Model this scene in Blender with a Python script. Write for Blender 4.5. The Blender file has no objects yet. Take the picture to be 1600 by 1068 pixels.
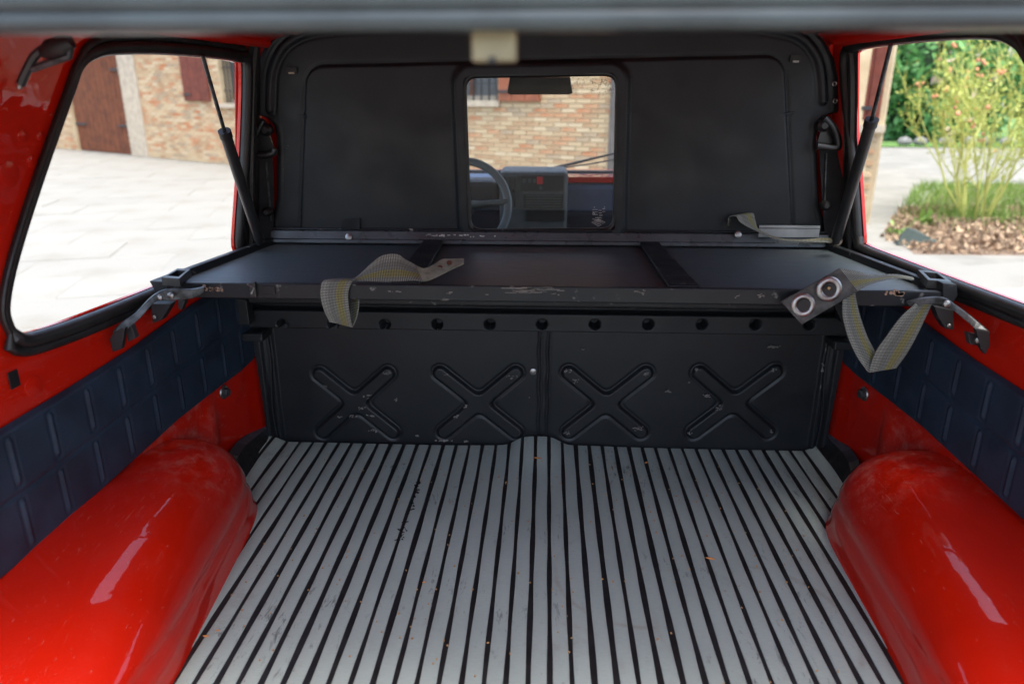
import bpy, bmesh, math, random
from mathutils import Vector, Matrix
from mathutils.geometry import tessellate_polygon
R = math.radians
rnd = random.Random(7)
sc = bpy.context.scene
C = sc.collection

# ---------------------------------------------------------------- camera
F, CX, CY, H = 1133., 800., 534., .767
PIT = math.atan(384 / F); YAW = math.atan(55 * math.cos(PIT) / F)
fv = Vector((-math.sin(YAW) * math.cos(PIT), math.cos(YAW) * math.cos(PIT), -math.sin(PIT)))
rv = Vector((math.cos(YAW), math.sin(YAW), 0))
uv_ = Vector((-math.sin(YAW) * math.sin(PIT), math.cos(YAW) * math.sin(PIT), math.cos(PIT)))
cam = bpy.data.cameras.new('camera'); camo = bpy.data.objects.new('camera', cam); C.objects.link(camo)
camo.matrix_world = Matrix(((rv.x, uv_.x, -fv.x, 0), (rv.y, uv_.y, -fv.y, 0), (rv.z, uv_.z, -fv.z, H), (0, 0, 0, 1)))
cam.sensor_width = 36; cam.lens = F / 1600 * 36; cam.clip_start = .02; cam.clip_end = 3000
cam.dof.use_dof = True; cam.dof.focus_distance = 1.42; cam.dof.aperture_fstop = 3.4
sc.camera = camo

# ---------------------------------------------------------------- light
world = bpy.data.worlds.new('World'); sc.world = world; world.use_nodes = True
wn = world.node_tree.nodes; wl = world.node_tree.links; wn.clear()
wo = wn.new('ShaderNodeOutputWorld'); bg = wn.new('ShaderNodeBackground'); sk = wn.new('ShaderNodeTexSky')
sk.sky_type = 'NISHITA'; sk.sun_disc = False
SUN = Vector((.14, -.27, .95)).normalized()          # towards the sun
sk.sun_elevation = math.asin(SUN.z); sk.sun_rotation = math.atan2(SUN.x, SUN.y)
sk.dust_density = 4; sk.air_density = 1.0; sk.ozone_density = 1.0
bg.inputs[1].default_value = .15
wl.new(sk.outputs[0], bg.inputs[0]); wl.new(bg.outputs[0], wo.inputs[0])
sd = bpy.data.lights.new('sun', 'SUN'); sd.energy = 1.15; sd.angle = R(25); sd.color = (1, .95, .87)
so = bpy.data.objects.new('sun', sd); C.objects.link(so); so.rotation_euler = SUN.to_track_quat('Z', 'Y').to_euler()
sc.view_settings.view_transform = 'Standard'; sc.view_settings.look = 'None'
sc.view_settings.gamma = 1; sc.view_settings.use_curve_mapping = False
sc.view_settings.exposure = 1.95
sc.cycles.max_bounces = 10; sc.cycles.diffuse_bounces = 5; sc.cycles.transparent_max_bounces = 12


# ---------------------------------------------------------------- pixel -> point on a real plane of the truck
def at(px, py, x=None, y=None, z=None, pl=None):
    a = (px - CX) / F; b = -(py - CY) / F
    d = fv + rv * a + uv_ * b
    if x is not None: t = x / d.x
    elif y is not None: t = y / d.y
    elif z is not None: t = (z - H) / d.z
    else:
        n, c = pl; t = (c - n[2] * H) / (n[0] * d.x + n[1] * d.y + n[2] * d.z)
    return Vector((t * d.x, t * d.y, H + t * d.z))


PL = {-1: ((1, -.138, 0), -.869), 1: ((1, .138, 0), .869)}                               # lower side walls
LEAN = .12; SILL = .444
PU = {-1: ((1, -.138, -LEAN), -.869 - LEAN * SILL), 1: ((1, .138, LEAN), .869 + LEAN * SILL)}  # canopy side walls


def wx(s, y, z=0.):           # x of the lower side wall, s=-1 left, 1 right
    return s * (.869 - .138 * y)


def ux(s, y, z):
    return s * (.869 - .138 * y - LEAN * (z - SILL))


# ---------------------------------------------------------------- object helpers
ORG = {}


def mesh(name, v, f, smooth=False, mats=None):
    me = bpy.data.meshes.new(name); me.from_pydata([tuple(p) for p in v], [], f)
    if smooth:
        for p in me.polygons: p.use_smooth = True
    if mats:
        for m in mats if isinstance(mats, (list, tuple)) else [mats]: me.materials.append(m)
    me.update(); return me


def link(name, me, parent=None, label=None, cat=None, group=None, kind=None):
    o = bpy.data.objects.new(name, me); C.objects.link(o)
    if parent is not None:
        o.parent = parent; o.location = -ORG.get(parent.name, Vector((0, 0, 0)))
    tagp(o, label, cat, group, kind); return o


def tagp(o, label=None, cat=None, group=None, kind=None):
    for k, v in (('label', label), ('category', cat), ('group', group), ('kind', kind)):
        if v: o[k] = v


def thing(name, loc, label, cat, group=None):
    o = bpy.data.objects.new(name, None); C.objects.link(o); o.location = loc; o.empty_display_size = .1
    ORG[o.name] = Vector(loc); tagp(o, label, cat, group); return o


def fix(o):
    "recalculate outward normals"
    bm = bmesh.new(); bm.from_mesh(o.data); bmesh.ops.recalc_face_normals(bm, faces=bm.faces); bm.to_mesh(o.data); bm.free(); return o


class MB:
    def __init__(s): s.v = []; s.f = []

    def add(s, v, f):
        n = len(s.v); s.v += [Vector(p) for p in v]; s.f += [tuple(i + n for i in q) for q in f]; return s

    def box(s, c, h, M=None):
        vs = [Vector((x * h[0], y * h[1], z * h[2])) for x in (-1, 1) for y in (-1, 1) for z in (-1, 1)]
        if M is not None: vs = [M @ p for p in vs]
        c = Vector(c)
        return s.add([c + p for p in vs], [(0, 1, 3, 2), (4, 6, 7, 5), (0, 4, 5, 1), (2, 3, 7, 6), (0, 2, 6, 4), (1, 5, 7, 3)])

    def hexa(s, a, b):     # two quads (lists of 4) joined
        return s.add(list(a) + list(b), [(3, 2, 1, 0), (4, 5, 6, 7), (0, 1, 5, 4), (1, 2, 6, 5), (2, 3, 7, 6), (3, 0, 4, 7)])

    def prism(s, poly, d):  # polygon (3D pts) extruded by vector d
        n = len(poly); d = Vector(d)
        s_v = [Vector(p) for p in poly] + [Vector(p) + d for p in poly]
        f = [tuple(range(n))[::-1], tuple(range(n, 2 * n))] + [(i, (i + 1) % n, n + (i + 1) % n, n + i) for i in range(n)]
        return s.add(s_v, f)

    def tube(s, pts, r, k=10, closed=False, flat=1., up=None, caps=True):
        pts = [Vector(p) for p in pts]; n = len(pts); rs = r if isinstance(r, (list, tuple)) else [r] * n
        base = len(s.v); prev = None
        for i in range(n):
            if closed: t = (pts[(i + 1) % n] - pts[i - 1])
            else: t = pts[min(i + 1, n - 1)] - pts[max(i - 1, 0)]
            t.normalize()
            if up is not None: a = Vector(up).cross(t)
            elif prev is None: a = (Vector((0, 0, 1)) if abs(t.z) < .9 else Vector((0, 1, 0))).cross(t)
            else: a = prev - t * prev.dot(t)
            a.normalize(); prev = a; b = t.cross(a)
            for j in range(k):
                g = 2 * math.pi * j / k
                s.v.append(pts[i] + a * math.cos(g) * rs[i] * flat + b * math.sin(g) * rs[i])
        for i in range(n if closed else n - 1):
            for j in range(k):
                p = base + i * k; q = base + ((i + 1) % n) * k
                s.f.append((p + j, p + (j + 1) % k, q + (j + 1) % k, q + j))
        if not closed and caps:
            s.f.append(tuple(base + j for j in range(k))[::-1]); s.f.append(tuple(base + (n - 1) * k + j for j in range(k)))
        return s

    def disc(s, c, n, r, h, k=20, dome=0.):   # short cylinder facing n
        n = Vector(n).normalized(); c = Vector(c)
        pts = [c, c + n * h * .7, c + n * h]; return s.tube(pts, [r, r, r * (1 - dome)], k)

    def ring(s, c, n, r0, r1, h, k=28):       # flat rounded ring (torus-like)
        n = Vector(n).normalized(); c = Vector(c); a = n.orthogonal().normalized(); b = n.cross(a)
        base = len(s.v); m = 8; rm = (r0 + r1) / 2; rr = (r1 - r0) / 2
        for i in range(k):
            g = 2 * math.pi * i / k; d = a * math.cos(g) + b * math.sin(g)
            for j in range(m):
                q = 2 * math.pi * j / m
                s.v.append(c + d * (rm + rr * math.cos(q)) + n * h * math.sin(q))
        for i in range(k):
            for j in range(m):
                s.f.append((base + i * m + j, base + ((i + 1) % k) * m + j, base + ((i + 1) % k) * m + (j + 1) % m, base + i * m + (j + 1) % m))
        return s

    def build(s, name, mat, parent=None, smooth=False, bevel=0., **kw):
        me = mesh(name, s.v, s.f, smooth, mat); o = link(name, me, parent, **kw)
        fix(o)
        if bevel:
            m = o.modifiers.new('bevel', 'BEVEL'); m.width = bevel; m.segments = 2; m.limit_method = 'ANGLE'; m.angle_limit = R(40)
        if smooth and not bevel:
            try: o.data.set_sharp_from_angle(angle=R(42))
            except Exception: pass
        return o


def grid(name, nu, nv, fn, mat, parent=None, skip=None, **kw):
    v = [fn(i / nu, j / nv) for j in range(nv + 1) for i in range(nu + 1)]
    f = []
    for j in range(nv):
        for i in range(nu):
            if skip and skip((i + .5) / nu, (j + .5) / nv): continue
            a = j * (nu + 1) + i; f.append((a, a + 1, a + nu + 2, a + nu + 1))
    return link(name, mesh(name, v, f, True, mat), parent, **kw)


def smooth_path(pts, n=8, closed=False):
    pts = [Vector(p) for p in pts]; out = []; m = len(pts)
    for i in range(m if closed else m - 1):
        g = (lambda k: pts[k % m]) if closed else (lambda k: pts[max(0, min(m - 1, k))])
        p0, p1, p2, p3 = g(i - 1), g(i), g(i + 1), g(i + 2)
        for k in range(n):
            t = k / n
            out.append(.5 * ((2 * p1) + (p2 - p0) * t + (2 * p0 - 5 * p1 + 4 * p2 - p3) * t * t + (3 * p1 - p0 - 3 * p2 + p3) * t ** 3))
    if not closed: out.append(pts[-1])
    return out


def interp(tab, t):      # piecewise linear, tab sorted by key
    if t <= tab[0][0]: return tab[0][1]
    for (a, p), (b, q) in zip(tab, tab[1:]):
        if t <= b: return p + (q - p) * (t - a) / (b - a)
    return tab[-1][1]


def sst(a, b, x):
    t = max(0., min(1., (x - a) / (b - a))); return t * t * (3 - 2 * t)


# ---------------------------------------------------------------- materials
class NT:
    def __init__(s, name):
        s.m = bpy.data.materials.new(name); s.m.use_nodes = True; s.n = s.m.node_tree.nodes; s.l = s.m.node_tree.links
        s.p = s.n['Principled BSDF']; s.out = s.n['Material Output']; s.tc = s.n.new('ShaderNodeTexCoord')

    def put(s, sock, v):
        if hasattr(v, 'links') or isinstance(v, bpy.types.NodeSocket): s.l.new(v, sock)
        elif isinstance(v, (tuple, list)) and len(v) == 3 and sock.type == 'RGBA': sock.default_value = (*v, 1)
        else: sock.default_value = v

    def mapping(s, scale=(1, 1, 1), src='Object', rot=(0, 0, 0)):
        m = s.n.new('ShaderNodeMapping'); m.inputs['Scale'].default_value = scale; m.inputs['Rotation'].default_value = rot
        s.l.new(s.tc.outputs[src], m.inputs[0]); return m.outputs[0]

    def noise(s, scale, detail=3, vec=None, rough=.55, dist=0.):
        t = s.n.new('ShaderNodeTexNoise'); t.inputs['Scale'].default_value = scale; t.inputs['Detail'].default_value = detail
        t.inputs['Roughness'].default_value = rough; t.inputs['Distortion'].default_value = dist
        s.l.new(vec if vec is not None else s.tc.outputs['Object'], t.inputs['Vector']); return t.outputs[0]

    def ramp(s, x, a, b, ca=0., cb=1.):
        t = s.n.new('ShaderNodeMapRange'); t.inputs[1].default_value = a; t.inputs[2].default_value = b
        t.inputs[3].default_value = ca; t.inputs[4].default_value = cb; t.interpolation_type = 'SMOOTHSTEP'
        s.put(t.inputs[0], x); return t.outputs[0]

    def math(s, op, a, b=0., c=0.):
        t = s.n.new('ShaderNodeMath'); t.operation = op; s.put(t.inputs[0], a); s.put(t.inputs[1], b); s.put(t.inputs[2], c); return t.outputs[0]

    def mix(s, f, a, b):
        t = s.n.new('ShaderNodeMix'); t.data_type = 'RGBA'; s.put(t.inputs[0], f); s.put(t.inputs[6], a); s.put(t.inputs[7], b); return t.outputs[2]

    def bump(s, h, strength=.3, dist=.002):
        b = s.n.new('ShaderNodeBump'); b.inputs['Strength'].default_value = strength; b.inputs['Distance'].default_value = dist
        s.l.new(h, b.inputs['Height']); s.l.new(b.outputs[0], s.p.inputs['Normal']); return b

    def set(s, **k):
        names = dict(color='Base Color', rough='Roughness', metal='Metallic', coat='Coat Weight', coat_rough='Coat Roughness', spec='Specular IOR Level', alpha='Alpha', trans='Transmission Weight', sheen='Sheen Weight')
        for a, v in k.items(): s.put(s.p.inputs[names[a]], v)
        return s

    def sep(s, vec):
        t = s.n.new('ShaderNodeSeparateXYZ'); s.l.new(vec, t.inputs[0]); return t.outputs

    def island(s):
        a = s.n.new('ShaderNodeObjectInfo').outputs['Random']; b = s.n.new('ShaderNodeNewGeometry').outputs['Random Per Island']
        return s.math('FRACT', s.math('ADD', s.math('MULTIPLY', a, 7.31), b))

    def cramp(s, x, stops):
        t = s.n.new('ShaderNodeValToRGB'); e = t.color_ramp.elements
        while len(e) < len(stops): e.new(.5)
        for k, (p, c) in enumerate(stops): e[k].position = p; e[k].color = (*c, 1)
        s.put(t.inputs[0], x); return t.outputs[0]


def simple(name, col, rough=.5, metal=0., var=.15, vs=8., bump=0., bscale=200., **k):
    t = NT(name); n = t.noise(vs, 4)
    c = t.mix(t.ramp(n, .3, .7), tuple(x * (1 - var) for x in col), tuple(min(1, x * (1 + var)) for x in col))
    t.set(color=c, rough=t.ramp(t.noise(vs * 3, 4), .3, .7, rough * .85, min(1, rough * 1.15)), metal=metal, **k)
    if bump: t.bump(t.noise(bscale, 3), bump, .001)
    return t.m


def m_red():
    t = NT('red_car_paint')
    dust = t.ramp(t.noise(5, 5, rough=.7), .52, .75)
    speck = t.ramp(t.noise(420, 2), .70, .76)
    scr = t.ramp(t.noise(7, 3, t.mapping((60, 6, 22), rot=(.4, .3, .5)), dist=.4), .69, .76)
    fine = t.math('MULTIPLY', t.ramp(t.noise(5, 4, t.mapping((70, 5, 40), rot=(.1, .2, -.35)), .7, .6), .60, .68), t.ramp(t.noise(4.5, 2), .50, .62))
    m = t.math('MAXIMUM', t.math('MAXIMUM', t.math('MULTIPLY', speck, .22), t.math('MULTIPLY', scr, .3)), t.math('MULTIPLY', fine, .22))
    m = t.math('MAXIMUM', m, t.math('MULTIPLY', dust, .02))
    o_ = t.sep(t.tc.outputs['Object'])      # road dust on the front ends of the arches
    dm = t.math('MULTIPLY', t.math('MULTIPLY', t.ramp(o_[1], .98, 1.18), t.ramp(o_[1], 1.40, 1.28)), t.math('MULTIPLY', t.ramp(o_[2], .03, .10), t.ramp(o_[2], .26, .17)))
    dm = t.math('MULTIPLY', dm, t.ramp(t.noise(30, 6, rough=.75), .45, .75)); m = t.math('MAXIMUM', m, t.math('MULTIPLY', dm, .30))
    t.set(color=t.mix(m, (.49, .009, .001), (.48, .35, .27)), rough=t.ramp(dust, 0, 1, .42, .55), coat=1., coat_rough=t.ramp(dust, 0, 1, .015, .06), spec=.15)
    b = t.bump(t.math('ADD', t.noise(6, 2), t.math('MULTIPLY', t.noise(22, 2), .2)), .30, .012); t.l.new(b.outputs[0], t.p.inputs['Coat Normal'])
    return t.m


def m_black(name='black_painted_steel', col=(.0115, .0135, .0155), rough=.40, wear=1.0, vec=(1, 1, 1), film=0.):
    t = NT(name); v = t.mapping(vec)
    chips = t.ramp(t.noise(75, 6, v, .78), .80, .82)
    scr = t.ramp(t.noise(6, 4, t.mapping((16, 16, 110), rot=(.2, .55, .1)), .6), .76, .78)
    sm = t.ramp(t.noise(7, 5), .45, .8)
    pt = t.n.new('ShaderNodeNewGeometry').outputs['Pointiness']
    edge = t.math('MULTIPLY', t.ramp(pt, .53, .60), t.ramp(t.noise(45, 5), .62, .70))
    m = t.math('MULTIPLY', t.math('MAXIMUM', t.math('MAXIMUM', chips, t.math('MULTIPLY', scr, .5)), t.math('MULTIPLY', edge, .7)), wear)
    base = t.mix(sm, col, tuple(c * 1.25 + film for c in col))
    t.set(color=t.mix(m, base, (.33, .32, .30)), rough=t.ramp(t.noise(12, 5), .3, .7, rough - .07, rough + .1), spec=.32)
    t.bump(t.noise(900, 2), .12, .0006); return t.m


def m_shelf():
    t = NT('brushed_black_panel')
    br = t.noise(10, 5, t.mapping((3, 90, 1)), .6)
    sm = t.ramp(t.noise(2.2, 4, t.mapping((1, 1.6, 1))), .42, .72)
    x = t.sep(t.tc.outputs['Object'])
    g = t.math('MULTIPLY', t.ramp(t.math('ABSOLUTE', t.math('ADD', x[0], .0)), .30, .05), .4)      # brown dust in the middle bay
    c = t.mix(t.ramp(br, .3, .7), (.040, .054, .060), (.056, .072, .080))
    c = t.mix(t.math('MULTIPLY', sm, .5), c, (.05, .052, .055))
    c = t.mix(t.math('MULTIPLY', g, t.ramp(t.noise(5, 5), .3, .65)), c, (.10, .075, .052))
    t.set(color=c, rough=t.ramp(br, .3, .7, .42, .6)); t.bump(br, .1, .0006); return t.m


def m_strip():
    t = NT('grey_rubber_strip')
    o = t.tc.outputs['Object']; x = t.sep(o)
    fine = t.noise(2.0, 3, t.mapping((40, 320, 1)))
    big = t.noise(3.5, 5)
    c = t.mix(t.ramp(big, .3, .7), (.29, .345, .312), (.35, .41, .37))
    c = t.mix(t.ramp(fine, .35, .75, 0, .35), c, (.24, .27, .275))
    # ring stains left by buckets
    def ring(cx, cy, r, w):
        dx = t.math('SUBTRACT', x[0], cx); dy = t.math('SUBTRACT', x[1], cy)
        d = t.math('SQRT', t.math('ADD', t.math('MULTIPLY', dx, dx), t.math('MULTIPLY', dy, dy)))
        return t.ramp(t.math('ABSOLUTE', t.math('SUBTRACT', d, r)), w, 0.)
    n1 = t.math('MULTIPLY', t.ramp(t.noise(16, 4), .40, .60), t.ramp(t.noise(3.1, 2), .46, .56))
    st = t.math('MAXIMUM', ring(.16, 1.05, .135, .007), ring(.33, .93, .15, .009))
    st = t.math('MAXIMUM', st, ring(.02, .82, .10, .008))
    st = t.math('MULTIPLY', st, n1)
    c = t.mix(t.math('MULTIPLY', st, .34), c, (.20, .15, .085))
    blot = t.ramp(t.noise(9, 6, rough=.75), .56, .74)
    c = t.mix(t.math('MULTIPLY', blot, .32), c, (.17, .15, .11))
    scuff = t.ramp(t.noise(9, 5, t.mapping((9, 2.2, 1), rot=(0, 0, .5)), .75, .8), .575, .66)
    scuff2 = t.ramp(t.noise(14, 5, t.mapping((5, 1.5, 1), rot=(0, 0, -.2)), .75, .5), .585, .67)
    c = t.mix(t.math('MULTIPLY', t.math('MULTIPLY', t.math('MAXIMUM', scuff, scuff2), t.ramp(t.noise(4, 3), .48, .62)), .75), c, (.06, .068, .066))
    sp = t.ramp(t.noise(160, 2), .73, .78)
    c = t.mix(t.math('MULTIPLY', sp, .5), c, (.12, .08, .04))
    t.set(color=c, rough=t.ramp(big, .3, .7, .48, .62), spec=.35)
    t.bump(t.math('ADD', fine, t.math('MULTIPLY', scuff, -.5)), .15, .0008); return t.m


def m_webbing():
    t = NT('woven_webbing'); uv = t.sep(t.tc.outputs['UV'])
    u = uv[0]; v = uv[1]
    rib = t.ramp(t.math('SINE', t.math('MULTIPLY', v, 2 * math.pi / .0028)), -.3, .5)
    col = t.ramp(t.math('SINE', t.math('MULTIPLY', u, 2 * math.pi * 9)), -.6, .4)
    c = t.cramp(u, [(0., (.32, .34, .29)), (.14, (.38, .40, .35)), (.34, (.22, .235, .21)), (.54, (.25, .275, .26)), (.58, (.33, .30, .07)), (.79, (.33, .30, .075)), (.84, (.27, .285, .25)), (1., (.33, .35, .30))])
    w = t.math('MULTIPLY', rib, t.math('ADD', t.math('MULTIPLY', col, .3), .7))
    c = t.mix(w, (.05, .052, .046), c)
    c = t.mix(t.ramp(t.noise(18, 4), .45, .8, 0, .45), c, (.09, .075, .05))
    t.set(color=c, rough=.85); t.bump(w, .6, .0012); return t.m


def m_brick():
    t = NT('old_farmhouse_brick'); r = t.island()
    c = t.cramp(r, [(0., (.50, .34, .20)), (.22, (.55, .41, .25)), (.42, (.42, .25, .135)), (.58, (.60, .47, .31)), (.70, (.50, .24, .12)), (.82, (.38, .28, .19)), (.92, (.48, .18, .075)), (1., (.42, .20, .10))])
    e = [x for x in t.n if x.type == 'VALTORGB'][0]; e.color_ramp.interpolation = 'CONSTANT'
    c = t.mix(t.ramp(t.noise(3, 5), .4, .7, 0, .6), c, (.58, .45, .28))
    t.set(color=c, rough=.9); t.bump(t.noise(60, 4), .5, .01); return t.m


def m_mortar():
    t = NT('lime_mortar'); c = t.mix(t.ramp(t.noise(2, 5), .35, .65), (.56, .45, .29), (.44, .33, .20)); t.set(color=c, rough=.95); t.bump(t.noise(40, 5), .5, .02); return t.m


def m_slab():
    t = NT('pale_paving_slab'); r = t.island()
    c = t.mix(r, (.222, .218, .198), (.242, .238, .216)); c = t.mix(t.ramp(t.noise(1.3, 5), .5, .75, 0, .5), c, (.155, .135, .10))
    t.set(color=c, rough=.85); t.bump(t.noise(14, 5), .3, .01); return t.m


def m_leaf(name, a, b, tr=.25):
    t = NT(name); c = t.mix(t.island(), a, b); t.set(color=c, rough=.5)
    d = t.n.new('ShaderNodeBsdfTranslucent'); t.l.new(c, d.inputs[0]); mx = t.n.new('ShaderNodeMixShader'); mx.inputs[0].default_value = tr
    t.l.new(t.p.outputs[0], mx.inputs[1]); t.l.new(d.outputs[0], mx.inputs[2]); t.l.new(mx.outputs[0], t.out.inputs[0]); return t.m


def m_glass(name='window_glass', tint=(.96, .98, .97), dirt=0.):
    t = NT(name); tr = t.n.new('ShaderNodeBsdfTransparent'); tr.inputs[0].default_value = (*tint, 1)
    gl = t.n.new('ShaderNodeBsdfGlossy'); gl.inputs['Roughness'].default_value = .02
    fr = t.n.new('ShaderNodeLayerWeight'); fr.inputs[0].default_value = .5
    fz = t.math('ADD', t.math('MULTIPLY', t.math('POWER', fr.outputs['Facing'], 5.), .6), .015)
    mx = t.n.new('ShaderNodeMixShader'); t.l.new(fz, mx.inputs[0]); t.l.new(tr.outputs[0], mx.inputs[1]); t.l.new(gl.outputs[0], mx.inputs[2])
    if dirt:
        df = t.n.new('ShaderNodeBsdfDiffuse'); df.inputs[0].default_value = (.30, .25, .18, 1); m2 = t.n.new('ShaderNodeMixShader')
        x = t.sep(t.tc.outputs['Object'])
        dm = t.math('MULTIPLY', t.ramp(t.noise(120, 5, rough=.8), .50, .62), t.ramp(x[2], .755, .795)); dm = t.math('MULTIPLY', dm, t.ramp(x[0], .0, .10))
        dm = t.math('ADD', t.math('MULTIPLY', dm, dirt), .05)
        t.l.new(dm, m2.inputs[0]); t.l.new(mx.outputs[0], m2.inputs[1]); t.l.new(df.outputs[0], m2.inputs[2]); t.l.new(m2.outputs[0], t.out.inputs[0])
    else: t.l.new(mx.outputs[0], t.out.inputs[0])
    return t.m


RED = m_red()
BLK = m_black(); BLK2 = m_black('black_satin_bulkhead', (.0145, .0172, .020), .45, .25, (.8, .8, .8))
SHELF = m_shelf()
RUB = simple('black_rubber_seal', (.013, .013, .013), .42, var=.4, vs=20, bump=.2, bscale=120)
RUB_G = simple('grey_weathered_rubber', (.048, .062, .063), .38, var=.2, vs=15)
DARK = simple('dark_plastic', (.012, .012, .013), .5, var=.2)
PLAS = simple('satin_black_plastic', (.02, .021, .022), .35, var=.25)
STEEL = simple('worn_steel', (.32, .31, .30), .34, .9, .35, 30, .2, 150)
GREYST = simple('dull_grey_steel', (.06, .065, .07), .4, .55, .7, 60, .2, 90)
ALU = simple('brushed_aluminium', (.42, .43, .44), .33, .85, .2, 10)
ZINC = simple('yellow_zinc_plate', (.34, .29, .17), .42, .35, .25, 20)
RUST = simple('bare_rusty_metal', (.26, .17, .12), .7, .2, .4, 60)
WHITE = simple('chipped_white', (.62, .60, .56), .6)
NAVY = simple('navy_vinyl', (.015, .027, .046), .46, var=.25, vs=14, bump=.25, bscale=500)
BLUEV = simple('blue_grey_vinyl', (.035, .06, .12), .6, var=.2)
STRIP = m_strip(); WEB = m_webbing()
MATB = simple('black_mat_rubber', (.010, .010, .0105), .5, var=.4, vs=30, bump=.3, bscale=400)
LEATH = simple('worn_black_leather', (.055, .055, .052), .6, var=.5, vs=60, bump=.5, bscale=160)
TAN = simple('frayed_tan_webbing', (.19, .21, .16), .85, var=.3, vs=60, bump=.5, bscale=220)
GLASS = m_glass(); RGLASS = m_glass('dirty_rear_glass', (.93, .95, .94), .75)
DASH = simple('grey_dashboard', (.085, .10, .10), .55, var=.15, vs=20)
SEAT = simple('dark_seat_fabric', (.009, .013, .022), .9)
DASHD = simple('dark_dashboard', (.02, .022, .023), .5)
REDP = simple('red_button', (.6, .02, .02), .4)
BRICK = m_brick(); MORT = m_mortar(); SLAB = m_slab()
WOODD = simple('brown_door_wood', (.135, .038, .012), .9, var=.25, vs=5)
SHUT = simple('red_brown_shutter', (.14, .034, .02), .9, var=.2)
STONE = simple('pale_stone_sill', (.44, .37, .28), .8, var=.15)
IRON = simple('dark_iron', (.03, .03, .032), .6)
PIPE = simple('grey_downpipe', (.10, .092, .09), .5)
CHIPM = simple('orange_wood_chip', (.55, .22, .06), .7)
BELT = simple('seat_belt_webbing', (.012, .013, .015), .75, bump=.4, bscale=600)
ORNG = simple('terracotta_shutter', (.27, .085, .04), .7, var=.15)

# ================================================================= GROUND
GZ = -.65
g = mesh('ground', [(-400, -400, GZ - .06), (400, -400, GZ - .06), (400, 600, GZ - .06), (-400, 600, GZ - .06)], [(0, 1, 2, 3)],
         mats=simple('gravel_ground', (.26, .25, .22), .9, vs=.6)); link('ground', g, kind='structure')

FO = Vector((0, 11.2, 0)); FT = Vector((.8254, -.5646, 0)).normalized(); FN = Vector((-.5646, -.8254, 0)).normalized()
FPL = ((FN.x, FN.y, 0), FN.dot(FO))


def fb(px, py):
    p = at(px, py, pl=FPL); return (p - FO).dot(FT), p.z


def fw(s, z, d=0.):       # facade coordinates -> world, d metres proud of the wall
    return FO + FT * s + FN * d + Vector((0, 0, z))


link('joint_sand', mesh('joint_sand', [(-25, -8, GZ - .006), (25, -8, GZ - .006), (25, 26, GZ - .006), (-25, 26, GZ - .006)], [(0, 1, 2, 3)], mats=simple('joint_sand', (.215, .21, .185), .95, vs=2)), kind='structure')
# paving slabs: the nearest ones are parts, the rest one mesh
pav = thing('paving', (0, 0, GZ), None, None); del_l = pav; pav['kind'] = 'structure'
SX, SY = 1.15, .75
smesh = []
for k in range(6):
    b = MB(); w, h = SX * .5 - .006, SY * .5 - .006; j = [rnd.uniform(-.006, .006) for _ in range(8)]
    bot = [(-w + j[0], -h + j[1], -.06), (w + j[2], -h + j[3], -.06), (w + j[4], h + j[5], -.06), (-w + j[6], h + j[7], -.06)]
    mid = [(x, y, -.004) for x, y, _ in bot]; top = [(x * .985, y * .978, 0) for x, y, _ in bot]
    b.v = [Vector(p) for p in bot + mid + top]
    for q in (0, 4): b.f += [(q, q + 1, q + 5, q + 4), (q + 1, q + 2, q + 6, q + 5), (q + 2, q + 3, q + 7, q + 6), (q + 3, q, q + 4, q + 7)]
    b.f.append((8, 9, 10, 11))
    me = mesh('slab', b.v, b.f, mats=SLAB); smesh.append(me)


def in_bed(x, y):
    return (x > 3.0 + (y - 7.2) * .10 and 6.95 < y < 13.2 and x > 3.1 - (y - 6.9) * 0 + max(0, (y - 9.3)) * .55) or (y > 23.5 and x > 7)


cells = []
ang = R(17)
for i in range(-22, 26):
    for jj in range(-3, 40):
        u = i * SX + (jj % 2) * SX * .5; v = jj * SY
        x = u * math.cos(ang) - v * math.sin(ang) + 2; y = u * math.sin(ang) + v * math.cos(ang) - 1.5
        if y < -4 or y > 25 or x < -17 or x > 22: continue
        if (Vector((x, y, 0)) - FO).dot(FN) < -.1 and (Vector((x, y, 0)) - FO).dot(FT) < 5.0: continue
        if in_bed(x, y): continue
        vis = (x < -.35 * y - .2 or x > .30 * y) and y > .8 and abs(x) < y * .95 + 1
        cells.append((not vis, math.hypot(x, y), x, y))
cells.sort()
rest = MB()
for k, (nv, d, x, y) in enumerate(cells):
    z = GZ + rnd.uniform(-.006, .004)
    if k < 300 and not nv:
        o = bpy.data.objects.new('slab', smesh[k % 6]); C.objects.link(o); o.parent = pav; o.location = (x, y, z - GZ); o.rotation_euler.z = ang
    else:
        M = Matrix.Translation((x, y, z)) @ Matrix.Rotation(ang, 4, 'Z'); me = smesh[k % 6]
        rest.add([M @ q.co for q in me.vertices], [tuple(p.vertices) for p in me.polygons])
o = link('slabs', mesh('slabs', rest.v, rest.f, mats=SLAB), pav, kind='stuff')

# ================================================================= FARMHOUSE
bld = thing('farmhouse', fw(-7, GZ, 0), 'old brick farmhouse with brown wooden door and red shutters across the yard', 'building')
ops = []     # openings s0,s1,z0,z1


def opening(p0, p1, ex=0):
    s0, z0 = fb(*p0); s1, z1 = fb(*p1); return (min(s0, s1) - ex, max(s0, s1) + ex, min(z0, z1), max(z0, z1))


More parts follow.
